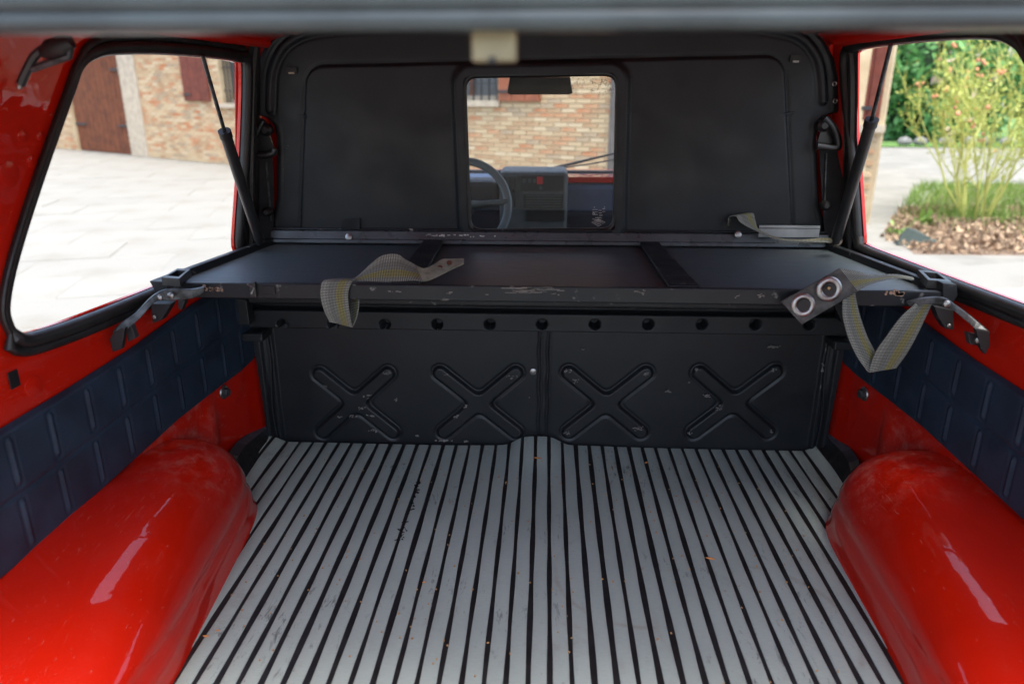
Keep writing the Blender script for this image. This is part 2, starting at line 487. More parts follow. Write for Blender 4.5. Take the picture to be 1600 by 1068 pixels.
DOOR = (-15.62, -12.6, GZ, 2.35)
WINL = (-8.35, -7.2, .62, 2.0); WINC = (-2.35, -.92, .70, 2.1); WINR = (5.3, 5.9, .5, 1.9)
ops = [DOOR, WINL, WINC]
S0, S1, ZT = -22., 4.55, 3.4
b = MB()      # mortar core with real openings: slab pieces between
xs = sorted({S0, S1, DOOR[0], DOOR[1], WINL[0], WINL[1], WINC[0], WINC[1]})
for a, c in zip(xs, xs[1:]):
    zz = [GZ - .1, ZT]
    for q in ops:
        if q[0] <= a + 1e-6 and q[1] >= c - 1e-6: zz = [GZ - .1, q[2], q[3], ZT] if q[2] > GZ + .01 else [q[3], ZT]
    for k in range(0, len(zz), 2):
        b.hexa([fw(a, zz[k], -.012), fw(c, zz[k], -.012), fw(c, zz[k + 1], -.012), fw(a, zz[k + 1], -.012)],
               [fw(a, zz[k], -.4 if c < S1 else -.08), fw(c, zz[k], -.4 if c < S1 else -.08), fw(c, zz[k + 1], -.4 if c < S1 else -.08), fw(a, zz[k + 1], -.4 if c < S1 else -.08)])
b.build('wall', MORT, bld)
gp0 = fw(S1, 0, -.082); gd = Vector((.10, 1, 0)) * 9; gu = Vector((0, 0, 1)); go = Vector((-.4, 0, 0))
gab = MB().hexa([gp0 + gu * GZ, gp0 + gd + gu * GZ, gp0 + gd + gu * ZT, gp0 + gu * ZT], [gp0 + go + gu * GZ, gp0 + gd + go + gu * GZ, gp0 + gd + go + gu * ZT, gp0 + go + gu * ZT])
gab.build('side_wall', MORT, bld)
MB().hexa([fw(S0, ZT, .4), fw(S1 + .3, ZT, .4), fw(S1 - 2.5, ZT + 2.2, -4.5), fw(S0, ZT + 2.2, -4.5)], [fw(S0, ZT + .15, .4), fw(S1 + .3, ZT + .15, .4), fw(S1 - 2.5, ZT + 2.35, -4.5), fw(S0, ZT + 2.35, -4.5)]).build('roof', ORNG, bld)
bme = []
for k in range(8):
    w = .1215 + rnd.uniform(-.006, .004); h = .0275 + rnd.uniform(-.003, .002); d = rnd.uniform(.002, .010)
    v = []
    for sx, sz in ((-1, -1), (1, -1), (1, 1), (-1, 1)): v.append(FT * (sx * w) + Vector((0, 0, sz * h)) - FN * .03)
    for sx, sz in ((-1, -1), (1, -1), (1, 1), (-1, 1)): v.append(FT * (sx * (w - .004)) + Vector((0, 0, sz * (h - .004))) + FN * d)
    bme.append(mesh('brick', v, [(4, 5, 6, 7), (0, 1, 5, 4), (1, 2, 6, 5), (2, 3, 7, 6), (3, 0, 4, 7)], mats=BRICK))
bl = []
row = 0; z = GZ + .035
while z < ZT - .03:
    s = S0 + .13 + (row % 2) * .125
    while s < S1 - .1:
        if not any(q[0] - .08 < s < q[1] + .08 and q[2] - .02 < z < q[3] + .02 for q in ops):
            vis = (-2.2 < s < 1.9 and -.5 < z < 1.25) or (s > 3.9 and z > -.3 and z < 1.6)
            bl.append((0 if vis else 1, abs(z - .35) + abs(s) * .3, s + rnd.uniform(-.006, .006), z))
        s += .25
    z += .0655; row += 1
bl.sort(); rest = MB()
for k, (nv, _, s, z) in enumerate(bl):
    p = fw(s, z); me = rnd.choice(bme)
    if k < 300:
        o = bpy.data.objects.new('brick', me); C.objects.link(o); o.parent = bld; o.location = p - ORG[bld.name]
    else: rest.add([q.co + p for q in me.vertices], [tuple(q.vertices) for q in me.polygons])
link('bricks', mesh('bricks', rest.v, rest.f, mats=BRICK), bld, kind='stuff')
# plaster pier beside the door
MB().hexa([fw(-12.55, GZ, 0), fw(-11.75, GZ, 0), fw(-11.75, ZT, 0), fw(-12.55, ZT, 0)], [fw(-12.55, GZ, .03), fw(-11.75, GZ, .03), fw(-11.75, ZT, .03), fw(-12.55, ZT, .03)]).build('plaster_pier', STONE, bld)
# door
dr = MB().hexa([fw(DOOR[0], GZ, -.2), fw(DOOR[1], GZ, -.2), fw(DOOR[1], DOOR[3], -.2), fw(DOOR[0], DOOR[3], -.2)],
               [fw(DOOR[0], GZ, -.14), fw(DOOR[1], GZ, -.14), fw(DOOR[1], DOOR[3], -.14), fw(DOOR[0], DOOR[3], -.14)]).build('door', WOODD, bld)
n = 12; w = (DOOR[1] - DOOR[0]) / n
for k in range(n):
    a = DOOR[0] + k * w + .008; c = a + w - .016
    o = MB().hexa([fw(a, GZ + .02, -.145), fw(c, GZ + .02, -.145), fw(c, DOOR[3], -.145), fw(a, DOOR[3], -.145)],
                  [fw(a, GZ + .02, -.10), fw(c, GZ + .02, -.10), fw(c, DOOR[3], -.10), fw(a, DOOR[3], -.10)]).build('plank', WOODD); o.parent = dr
for sd_, s_ in ((1, DOOR[0] + .02), (-1, DOOR[1] - .02)):
    for z_ in (.0 + .02, 1.35):
        s2 = s_ + sd_ * .62
        o = MB().hexa([fw(s_, z_, -.10), fw(s2, z_ + .01, -.10), fw(s2, z_ + .05, -.10), fw(s_, z_ + .07, -.10)],
                      [fw(s_, z_, -.07), fw(s2, z_ + .01, -.07), fw(s2, z_ + .05, -.07), fw(s_, z_ + .07, -.07)]).build('hinge', IRON); o.parent = dr


def facade_box(name, s0, s1, z0, z1, d0, d1, mat, parent=bld, top=True):
    o = MB().hexa([fw(s0, z0, d0), fw(s1, z0, d0), fw(s1, z1, d0), fw(s0, z1, d0)], [fw(s0, z0, d1), fw(s1, z0, d1), fw(s1, z1, d1), fw(s0, z1, d1)]).build(name, mat)
    if parent is not None:
        o.parent = parent
        if parent is bld: o.location = -ORG[bld.name]
    return o


GREYW = simple('dark_window_glass', (.10, .11, .12), .15)
for (a, c, z0, z1) in (WINL, WINC):
    wnd = facade_box('window', a, c, z0, z1, -.32, -.28, GREYW)
    facade_box('frame', a, c, z0, z0 + .07, -.28, -.22, STONE, wnd); facade_box('frame', (a + c) / 2 - .03, (a + c) / 2 + .03, z0, z1, -.28, -.23, WOODD, wnd)
    for k in range(9):
        x = a + (c - a) * (k + .5) / 9; facade_box('bar', x - .009, x + .009, z0, z1, -.10, -.08, IRON, wnd)
    for zz in (z0 + .25, z0 + .7): facade_box('bar', a, c, zz - .01, zz + .01, -.08, -.065, IRON, wnd)
    facade_box('sill', a - .1, c + .06, z0 - .09, z0, -.30, .07, STONE)
sl, zl = fb(291, 156)
for (a, c, z0, z1, m) in ((-9.72, -8.72, .66, 2.0, SHUT), (-.86, -.10, .69, 2.0, ORNG), (4.12, 4.50, .50, 2.0, SHUT)):
    sh = facade_box('shutter', a, c, z0, z1, .015, .05, m)
    nb = 3
    for k in range(nb):
        x0 = a + (c - a) * k / nb + .008; x1 = a + (c - a) * (k + 1) / nb - .008
        facade_box('board', x0, x1, z0 + .01, z1 - .01, .05, .065, m, sh)
    facade_box('hinge', a, a + .3, z0 + .12, z0 + .16, .065, .08, IRON, sh)
facade_box('sill', 3.95, 4.56, .38, .46, -.1, .09, STONE)
pp = MB().tube([fw(1.15, GZ + .35, .07), fw(1.15, ZT, .07)], .05, 10).build('downpipe', PIPE, bld, smooth=True)

# ================================================================= GARDEN on the right
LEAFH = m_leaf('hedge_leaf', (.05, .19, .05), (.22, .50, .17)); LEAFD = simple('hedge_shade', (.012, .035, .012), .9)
MULCH = NT('bark_mulch'); MULCH.set(color=MULCH.mix(MULCH.island(), (.20, .12, .07), (.42, .31, .20)), rough=.9); MULCH = MULCH.m
GRASS = m_leaf('grass_blade', (.10, .20, .03), (.22, .34, .06)); STEM = m_leaf('yellow_green_stem', (.42, .45, .10), (.55, .55, .16), .1)
lawn = mesh('lawn', [(6.5, 22.3, GZ + .02), (60, 22.0, GZ + .02), (60, 60, GZ + .02), (6.5, 60, GZ + .02)], [(0, 1, 2, 3)], mats=simple('lawn_green', (.09, .19, .04), .9, vs=3))
link('lawn', lawn, kind='structure')


def leafcloud(n, fn, size, seed=3):
    r = random.Random(seed); v = []; f = []
    for _ in range(n):
        p = Vector(fn(r)); s = size * r.uniform(.6, 1.3)
        d = Vector((r.gauss(0, 1), r.gauss(0, 1), r.gauss(0, .8))).normalized(); e = d.orthogonal().normalized()
        e = (e * math.cos(r.uniform(0, 6.28)) + d.cross(e) * math.sin(r.uniform(0, 6.28))); k = d.cross(e)
        b0 = len(v); v += [p - e * s, p + k * s * .45, p + e * s, p - k * s * .45]; f.append((b0, b0 + 1, b0 + 2, b0 + 3))
    return v, f


hl = thing('hedge', (16, 27, GZ), 'tall dense dark green flowering hedge beyond the white paving', 'hedge')
lumps = [(rnd.uniform(9.5, 27), rnd.uniform(24.6, 26.0), rnd.uniform(-.2, 3.6), rnd.uniform(.6, 1.2)) for _ in range(90)]


def hedge_pt(r):
    x, y, z, q = r.choice(lumps); d = Vector((r.gauss(0, 1), r.gauss(0, 1), r.gauss(0, 1))).normalized() * q * r.uniform(.75, 1.05)
    return (x + d.x, y - abs(d.y) * .7, max(GZ + .05, z + d.z))


v, f = leafcloud(26000, hedge_pt, .15); link('leaves', mesh('leaves', v, f, mats=LEAFH), hl, kind='stuff')
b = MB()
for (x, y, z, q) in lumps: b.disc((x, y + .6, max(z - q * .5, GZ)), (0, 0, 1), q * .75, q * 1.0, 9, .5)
b.build('shade_core', LEAFD, hl)  # dark filler lumps block gaps, shade inside the hedge put into their colour
v, f = leafcloud(260, lambda r: Vector(hedge_pt(r)) + Vector((0, -.25, .0)), .16, 9); link('blossoms', mesh('blossoms', v, f, mats=simple('pale_pink_blossom', (.50, .36, .34), .8)), hl, kind='stuff')
# pale edging stones under the hedge
for k in range(16):
    x = 10.6 + k * .62 + rnd.uniform(-.1, .1); b = MB(); c = Vector((x, 22.9 + rnd.uniform(-.1, .1), GZ + .10)); r0 = rnd.uniform(.16, .26)
    b.tube([c + Vector((-r0, 0, 0)), c + Vector((-r0 * .6, 0, .02)), c + Vector((0, .0, .04)), c + Vector((r0 * .7, 0, .0)), c + Vector((r0, 0, -.02))], [.03, .12, .14, .11, .04], 8).build('edging_stone', simple('edging_grey', (.19, .19, .185), .8), None, True,
        label='pale grey edging stone in the row under the tall hedge', cat='stone', group='edging stones under the hedge')

# planting bed in front
bed = [(3.5, 6.95), (9, 6.9), (13, 9.5), (13, 13), (6.9, 13.0), (5.7, 11.2), (4.7, 9.6), (3.85, 8.3)]
bedo = MB().prism([(x, y, GZ - .05) for x, y in bed], (0, 0, .045)).build('planting_bed', simple('soil', (.16, .115, .08), .95, vs=9), kind='structure')


def bed_pt(r, y0=7.0, y1=9.0):
    while True:
        x = r.uniform(3.1, 9); y = r.uniform(y0, y1)
        if x > 3.55 + max(0, y - 7.8) * .55: return x, y


def litter(r):
    x, y = bed_pt(r, 6.97, 10.0); return (x, y, GZ + r.uniform(.0, .05))


v, f = leafcloud(12000, litter, .035, 5); link('leaf_litter', mesh('leaf_litter', v, f, mats=MULCH), label='brown bark mulch and dry leaves covering the planting bed', cat='mulch', kind='stuff')
v = []; f = []; r_ = random.Random(4)
for _ in range(7500):
    x, y = bed_pt(r_, 9.7, 12.8)
    if r_.random() < .10: x, y = 5.25 + r_.gauss(0, .35), 9.1 + r_.gauss(0, .2)
    if r_.random() < .05: x, y = bed_pt(r_, 7.8, 9.6)
    h = r_.uniform(.05, .17) * (1.5 if math.hypot(x - 5.1, y - 9.0) < .7 else 1); a = r_.uniform(0, 6.28); dx, dy = math.cos(a) * .006, math.sin(a) * .006; l = (r_.gauss(0, .06), r_.gauss(0, .06))
    b0 = len(v); v += [(x - dx, y - dy, GZ), (x + dx, y + dy, GZ), (x + l[0], y + l[1], GZ + h)]; f.append((b0, b0 + 1, b0 + 2))
link('grass', mesh('grass', v, f, mats=GRASS), label='ragged yellow green grass growing behind the thin shrub', cat='grass', kind='stuff')


def shrub(name, base, hgt, nst, label, seed, spread=.5):
    r = random.Random(seed); root = thing(name, base, label, 'shrub'); b = MB(); tips = []; lv = []

    def grow(p, d, L, rad, dep):
        pts = [p]; q = p.copy(); dd = d.copy()
        for _ in range(5):
            dd = (dd + Vector((r.gauss(0, .10), r.gauss(0, .10), .05))).normalized(); q = q + dd * L / 5; pts.append(q.copy())
            if r.random() < .9: lv.append(q + Vector((r.gauss(0, .03), r.gauss(0, .03), r.gauss(0, .03))))
        b.tube(pts, [rad * (1 - .1 * k) for k in range(6)], 5)
        if dep == 0: tips.append(q); return
        for _ in range(r.choice((2, 3, 3))):
            k = r.randint(2, 5); nd = (dd + Vector((r.gauss(0, .45), r.gauss(0, .45), r.gauss(.1, .25)))).normalized()
            grow(pts[k], nd, L * r.uniform(.55, .8), rad * .62, dep - 1)
    for k in range(nst):
        a = r.uniform(0, 6.28); t = r.uniform(.1, spread)
        grow(Vector(base) + Vector((math.cos(a) * .12, math.sin(a) * .12, 0)), Vector((math.cos(a) * t, math.sin(a) * t, 1)).normalized(), hgt * r.uniform(.36, .52), .0135, 3)
    b.build('stem', STEM, root, True)
    v = []; f = []
    for p in lv:
        for _ in range(2):
            a, c = leafcloud(1, lambda q: p + Vector((r.gauss(0, .04), r.gauss(0, .04), r.gauss(0, .04))), .021, r.randint(0, 99999)); n0 = len(v); v += a; f += [tuple(i + n0 for i in c[0])]
    link('leaves', mesh('leaves', v, f, mats=m_leaf('shrub_leaf', (.34, .42, .08), (.50, .54, .14))), root, kind='stuff')
    b = MB()
    for p in tips:
        if r.random() < .16:
            for _ in range(r.choice((1, 2, 3))): b.disc(p + Vector((r.gauss(0, .03), r.gauss(0, .03), r.gauss(0, .03))), (r.gauss(0, 1), -1, r.gauss(.5, .5)), r.uniform(.012, .026), .025, 6, .6)
    if b.v: b.build('flowers', simple('salmon_flower', (.55, .24, .13), .7, var=.4, vs=3), root, kind='stuff')
    return root


sp = at(1522, 345, z=GZ)
shrub('flowering_shrub', (sp.x, sp.y, GZ), 2.25, 15, 'thin yellow green shrub with small orange flowers, left of the two in the planting bed', 11, .75)
shrub('flowering_shrub', (sp.x + 1.15, sp.y + .4, GZ), 2.1, 11, 'thin yellow green shrub at the right edge behind the flowering one', 23, .8)
# rock
rp = at(1432, 383, z=GZ); b = MB()
b.add([(rp.x - .20, rp.y, GZ), (rp.x + .28, rp.y - .08, GZ), (rp.x + .30, rp.y + .2, GZ), (rp.x - .12, rp.y + .22, GZ), (rp.x - .10, rp.y + .05, GZ + .17), (rp.x + .02, rp.y + .13, GZ + .14), (rp.x + .2, rp.y + .1, GZ + .05)],
      [(0, 1, 6, 4), (1, 2, 6), (2, 3, 5, 6), (3, 0, 4, 5), (4, 6, 5), (0, 3, 2, 1)])
b.build('rock', simple('grey_green_rock', (.05, .07, .062), .8), label='pointed grey green rock at the corner of the planting bed', cat='rock')
for k, (px, py, lab) in enumerate(((1408, 362, 'small green seedling left of the grey rock'), (1446, 345, 'small leafy weed behind the grey rock'))):
    q = at(px, py + 8, z=GZ); v, f = leafcloud(60, lambda r: (q.x + r.gauss(0, .07), q.y + r.gauss(0, .07), GZ + abs(r.gauss(0, .07))), .05, 40 + k)
    link('weed', mesh('weed', v, f, mats=GRASS), label=lab, cat='weed')

# ================================================================= TRUCK
T = thing('pickup_truck', (0, .9, GZ), 'open load bed of a red pickup truck with black bulkhead, seen from the tailgate', 'pickup truck')

# ---- load floor
MB().box((0, .78, -.03), (.86, .80, .02)).build('load_floor', DARK, T)

# ---- lowered tailgate, out of view, added to block light bounced off the ground
tg = MB().box((0, -.27, -.05), (.70, .23, .02)).build('tailgate', RED, T, bevel=.008)
o = MB().box((0, -.27, -.028), (.62, .19, .003)).build('tailgate_liner', DARK, None); o.parent = tg
# ---- side walls, per side
for s in (-1, 1):
    n = 90

    def wallf(u, v, s=s):
        y = .12 + u * (1.60 - .12); z = -.03 + v * (SILL + .03)
        x = wx(s, y)
        # lower wall curls to the black corner trim, shallow pressed ribs near the front
        d = .0
        d += .010 * math.exp(-((y - 1.33 - .10 * (z - .10)) / .018) ** 2) * sst(.20, .12, z)
        d += .008 * sst(.012, .0, abs(math.hypot(y - 1.415, z - .175) - .035)) * .4
        d += .012 * sst(.16, .30, z) * 0
        d += .006 * sst(.010, .0, abs(z - .405 + .02 * (y - 1.2)))
        return Vector((x - s * d, y, z))
    grid('side_wall', n, 46, wallf, RED, T)
    # hidden strip added to keep outside light out of the body-to-cab gap
    grid('light_gap_cover', 6, 12, lambda u, v, s=s: Vector((ux(s, 1.592 + .13 * u, .10 + .79 * v) + s * .006, 1.592 + .13 * u, .10 + .79 * v)), RED, T)
    # outer skin of the body side
    MB().hexa([(s * (.90 - .10 * .1), .1, -.35), (s * .80, 1.62, -.35), (s * .76, 1.62, SILL - .09), (s * .90, .1, SILL - .09)],
              [(s * (.90 - .10 * .1) + s * .01, .1, -.35), (s * .81, 1.62, -.35), (s * .77, 1.62, SILL - .09), (s * .91, .1, SILL - .09)]).build('outer_skin', RED, T)
    # top sill between inner wall and outer skin
    grid('sill_top', 20, 1, lambda u, v, s=s: Vector((ux(s, .12 + u * 1.48, SILL) + s * v * .05, .12 + u * 1.48, SILL - .004 - .07 * v)), RED, T)

    # canopy side with the window hole
    if s == -1:
        P2 = [(365, 372), (366, 395), (330, 412), (230, 451), (140, 487), (60, 514), (25, 519), (10, 500), (7, 470), (22, 400), (60, 280), (108, 145), (122, 108), (142, 92), (175, 86), (250, 86), (330, 92), (368, 98), (377, 112), (373, 250)]
    else:
        P2 = [(1350, 368), (1352, 380), (1395, 398), (1480, 430), (1600, 474), (1690, 508), (1715, 512), (1728, 495), (1728, 460), (1712, 395), (1665, 250), (1622, 130), (1605, 92), (1588, 72), (1550, 62), (1450, 66), (1360, 76), (1338, 84), (1330, 100), (1342, 250)]
    hole = [at(px, py, pl=PU[s]) for px, py in P2]
    hole_s = smooth_path(hole, 4, True)
    outer = [(.20, SILL), (1.59, SILL), (1.59, .868), (.20, .868)]
    o2 = [Vector((y, z, 0)) for y, z in outer]
    allp = [[Vector((a.x, a.y, 0)) for a in o2], [Vector((p.y, p.z, 0)) for p in hole_s]]
    flat = [q for l in allp for q in l]
    tris = tessellate_polygon(allp)
    v = [(ux(s, q.x, q.y), q.x, q.y) for q in flat]
    nn = len(v)
    v2 = v + [(x + s * .006, y, z) for x, y, z in v]
    fcs = [tuple(t) for t in tris] + [tuple(i + nn for i in t[::-1]) for t in tris]
    m = len(hole_s); fcs += [(4 + i, 4 + (i + 1) % m, nn + 4 + (i + 1) % m, nn + 4 + i) for i in range(m)]
    o = link('canopy_side', mesh('canopy_side', v2, fcs, mats=RED), T); fix(o)
    # rubber seal around the window: wide flat lip plus round bead
    inn = Vector((-s, 0, 0))
    b = MB();     ctr = sum(hole_s, Vector()) / m
    off = []; off1 = []; kk = []
    for i, p in enumerate(hole_s):
        t = (hole_s[(i + 1) % m] - hole_s[i - 1]).normalized(); nrm = t.cross(Vector((1, 0, 0)));
        if nrm.dot(p - ctr) < 0: nrm = -nrm
        off.append(p + nrm * .026 + inn * .006); off1.append(p + nrm * .0105 + inn * .008); kk.append(max(0., min(1., 1 + nrm.y * 1.5)) if nrm.y < 0 and p.y < ctr.y and nrm.z > -.5 else 1.)
    b2 = MB(); b2.tube([q - (q - o1) * (1 - k_) * .9 for q, o1, k_ in zip(off, off1, kk)], [.0035 + .0045 * k_ for k_ in kk], 10, True); b.tube([q - (q - h_) * (1 - k_) * .4 for q, h_, k_ in zip(off1, hole_s, kk)], [.0075 + .0035 * k_ for k_ in kk], 10, True)
    so_ = b.build('window_seal', RUB, T, True); bb = b2.build('seal_bead', RUB, None, True); bb.parent = so_
    # glass pane
    gv = [(p.x + s * .003, p.y, p.z) for p in hole_s]; o = link('side_window', mesh('side_window', gv, [tuple(range(len(gv)))], mats=GLASS), T)
    # body flange seen through the glass at the far end
    far = [at(379 if s < 0 else 1330, y_, pl=PU[s]) for y_ in (80, 400)]
    a, c = far; e = Vector((s * .012, .0, 0)); MB().hexa([a + e + Vector((0, -.004, 0)), a + e + Vector((0, .02, 0)), c + e + Vector((0, .02, 0)), c + e + Vector((0, -.004, 0))],
        [a + e * 1.2 + Vector((0, -.004, 0)), a + e * 1.2 + Vector((0, .02, 0)), c + e * 1.2 + Vector((0, .02, 0)), c + e * 1.2 + Vector((0, -.004, 0))]).build('window_flange', RED, T)
    # black pillar trim between the window and the bulkhead
    def pil(u, v, s=s):
        z = .452 + v * (.862 - .452); y0 = 1.535 + .012 * v; y = y0 + u * (1.592 - y0)
        return Vector((ux(s, y, z) - s * (.004 + .004 * math.sin(math.pi * min(1, u * 1.2))), y, z))
    grid('pillar_trim', 8, 20, pil, PLAS, T)
    MB().tube(smooth_path([(ux(s, 1.55, .455) - s * .008, 1.55, .455), (ux(s, 1.555, .65) - s * .006, 1.555, .65), (ux(s, 1.56, .80) - s * .006, 1.56, .80), (ux(s, 1.57, .85) - s * .01, 1.57, .868)], 6), .009, 8).build('pillar_seal', RUB, T, True)

    # navy panel with stitched grooves
    def lp(px, py): return at(px, py, pl=PL[s])
    y_top = [(.60, .318), (.876, .334), (.995, .343), (1.142, .357), (1.311, .383), (1.40, .392), (1.52, .40)]
    y_bot = [(.60, .118), (.823, .131), (.89, .136), (.996, .152), (1.138, .171), (1.223, .183), (1.324, .189), (1.45, .195), (1.50, .202), (1.525, .225), (1.534, .30)]
    if s > 0: y_bot = [(a, c + .012) for a, c in y_bot]
    RY = [.799, .8725, .946, 1.022, 1.097, 1.171, 1.244, 1.319, 1.393, 1.46]

    def panf(u, v, s=s, RY=RY):
        y = .40 + u * (1.534 - .40); zt = interp(y_top, y); zb = interp(y_bot, y); z = zb + (zt - zb) * v
        d = .013
        e = min(v, 1 - v) * (zt - zb); e2 = min((1.534 - y), (y - .40))
        d -= .010 * sst(.006, .0, min(e, e2))
        zm = zb + (zt - zb) * .505
        d -= .0022 * sst(.004, .0, abs(z - zm))
        for ry in RY:
            for row, (a, c) in enumerate(((.56, .93), (.07, .46))):
                yy = ry + (0 if row == 0 else -.002)
                v0 = zb + (zt - zb) * a; v1 = zb + (zt - zb) * c
                k = sst(.0045, .0025, abs(y - yy)) * sst(v0, v0 + .006, z) * sst(v1, v1 - .006, z)
                d += .0022 * k
                k2 = sst(.0085, .0055, abs(y - yy)) * sst(v0 - .006, v0, z) * sst(v1 + .006, v1, z)
                d -= .0014 * k2 * (1 - k)
        return Vector((wx(s, y) - s * d, y, z))
    grid('side_panel', 420, 60, panf, NAVY, T, label=None)

    # wheel arch
    def arch(u, v, s=s):
        y = .03 + u * (1.285 - .03); yc = .62; rr = .668 if y > yc else .6
        q = min(1, abs(y - yc) / rr); k = max(0, 1 - q ** 16) ** (1 / 2.) if y > yc else max(0, 1 - q ** 5) ** .5; kx = max(0, 1 - q ** 15) ** (1 / 3.)
        zt = (.160 - .42 * max(0, 1.06 - y) ** 2 + .03 * max(0, y - 1.06) + (.014 * sst(.9, 1.15, y) if s > 0 else .004)) * k; xi = interp([(0, .495), (.8, .51), (1.23, .552), (1.4, .57)], y) - (.018 * sst(.8, 1.2, y) if s > 0 else 0)
        xw = .869 - .138 * y + .004
        a = v * math.pi / 2
        cx = math.sin(a) ** .62; cz = math.cos(a) ** .52 if v < 1 else 0
        ee = sst(.9, 1.2, y); cx = math.sin(a) ** (.66 + .24 * ee); cz = math.cos(a) ** (.60 + .32 * ee) if v < 1 else 0
        x = xw + (xi - xw) * kx * cx
        z = zt * (cz + .08 * math.sin(2 * a) ** 2) - .004
        # outward foot flange and soft crease on the inner face
        x -= .006 * kx * sst(.012, .0, z)
        x += .004 * kx * math.exp(-((z - .05) / .012) ** 2)
        return Vector((s * x, y, z))
    grid('wheel_arch', 150, 44, arch, RED, T)
    # welded lip round the front of the arch
    # black moulded trim where side wall, floor and bulkhead meet
    pts = [(425, 662), (405, 678), (385, 694), (372, 712), (366, 735), (374, 762)] if s < 0 else [(1283, 668), (1300, 690), (1315, 705), (1326, 722), (1330, 742), (1322, 765)]
    tp = [at(px, py, x=s * (.652 - .003 * i)) for i, (px, py) in enumerate(pts)]
    b = MB(); rows = []
    for i, p in enumerate(tp): rows.append([p + Vector((s * .02, 0, .006)), p, Vector((s * .622, p.y, .004)), Vector((s * .622, p.y, -.02)), Vector((p.x + s * .02, p.y, -.02))])
    for i in range(len(rows) - 1):
        for k in range(4):
            n0 = len(b.v); b.v += [rows[i][k], rows[i][k + 1], rows[i + 1][k + 1], rows[i + 1][k]]; b.f.append((n0, n0 + 1, n0 + 2, n0 + 3))
    b.build('corner_trim', MATB, T)
    # hex bolt on the side wall
    c = lp(348, 612) if s < 0 else lp(1352, 615); nrm = Vector((-s, -.138, 0)).normalized()
    o = MB().ring(c + nrm * .003, nrm, .006, .015, .003).build('washer', STEEL, T, True); h = MB().disc(c + nrm * .002, nrm, .0095, .012, 6, .1).build('bolt_head', IRON); h.parent = o
    # round plugs on the rear pillar
    if s < 0:
        for px, py, r0 in ((35, 213, .009), (63, 213, .007), (50, 253, .009), (14, 272, .017)):
            c = at(px, py, pl=PU[s]); MB().disc(c, (-s, -.1, -.1), r0, .0015, 24, .12).build('plug', RED, T, True)
        c = lp(52, 603); MB().disc(c, nrm, .015, .002, 28, .15).build('plug', RED, T, True)
        c = lp(20, 592); MB().box(c + nrm * .002, (.001, .009, .012)).build('square_hole', DARK, T)

    # gas strut
    if s < 0: p0, p1, p2 = at(405, 374, y=1.50), at(351, 206, y=1.36), at(316, 86, y=1.27)
    else: p0, p1, p2 = at(1307, 372, y=1.50), at(1362, 188, y=1.37), at(1392, 70, y=1.29)
    st = MB().tube([p0, p1], .0105, 16).build('gas_strut', PLAS, T, True)
    for nm, bb_ in (('rod', MB().tube([p1, p2], .0036, 10)), ('collar', MB().tube([p1 - (p1 - p0).normalized() * .012, p1 + (p1 - p0).normalized() * .002], .0118, 16)),
                    ('ball_joint', MB().tube([p0 + Vector((0, 0, -.01)), p0 + (p1 - p0).normalized() * .02], [.007, .0095], 12))):
        o = bb_.build(nm, {'rod': STEEL if False else GREYST, 'collar': DARK, 'ball_joint': DARK}[nm], None, True); o.parent = st

    # belt guide and belt in the notch of the bulkhead
    if s < 0: ring = [(412, 188), (398, 215), (393, 236), (400, 243), (425, 240), (428, 232)]; bolt = (416, 203)
    else: ring = [(1288, 184), (1302, 200), (1310, 222), (1306, 231), (1284, 229), (1276, 228)]; bolt = (1286, 196)
    rp_ = [at(px, py, y=1.585) for px, py in ring]
    bg_ = MB().tube(smooth_path(rp_, 6), .0075, 10).build('belt_guide', PLAS, T, True)
    c = at(*bolt, y=1.592); o = MB().disc(c + Vector((0, .01, 0)), (0, -1, 0), .013, .022, 18, .5).build('cover_cap', DARK, None, True); o.parent = bg_
    o = MB().prism([at(px, py, y=1.598) for px, py in ring], (0, .006, 0)).build('guide_plate', PLAS, None); o.parent = bg_
    q = [(397, 240), (425, 242), (428, 300), (426, 380), (378, 385), (384, 320)] if s < 0 else [(1307, 232), (1280, 232), (1284, 300), (1290, 385), (1345, 395), (1326, 320)]
    MB().prism([at(px, py, y=1.60 + .0 * i) for i, (px, py) in enumerate(q)], (0, .003, 0)).build('seat_belt', BELT, T)
    q = [(470, 25), (375, 25), (378, 300), (388, 385), (440, 385), (440, 172)] if s < 0 else [(1240, 25), (1345, 25), (1340, 300), (1330, 390), (1280, 390), (1275, 170)]
    MB().prism([at(px, py, y=1.66) for px, py in q], (0, .004, 0)).build('door_pillar', RED, T)
    q = ((415, 240), (424, 345)) if s < 0 else ((1291, 240), (1288, 330))
    MB().tube([at(*q[0], y=1.597), at(*q[1], y=1.597)], .002, 6).build('belt_cable', GREYST, T, True)
    c = at(420, 330, y=1.59) if s < 0 else at(1287, 320, y=1.59); MB().disc(c, (0, -1, 0), .010, .02, 12, .5).build('belt_stop', DARK, T, True)

# ---- canopy roof (inside red, pressed edges)
def rooff(u, v):
    y = .38 + v * (1.66 - .38); xs_ = abs(ux(1, y, .868)); t = 2 * u - 1
    z = .868 + .075 * (1 - abs(t) ** 3.2) ; z -= .010 * math.exp(-((abs(t) - .86) / .03) ** 2) * sst(.5, .6, y)
    return Vector((t * xs_, y, z))
grid('canopy_roof', 60, 40, rooff, RED, T)
grid('roof_skin', 30, 10, lambda u, v: rooff(u, v) + Vector((0, 0, .03)), RED, T)
# headlining lip over the windows
for s in (-1, 1):
    pth = [(s * (abs(ux(1, y, .868)) - .012), y, .872) for y in (.5, .8, 1.1, 1.4, 1.6)]
    MB().tube(smooth_path(pth, 6), .012, 10).build('roof_lip', RED, T, True)

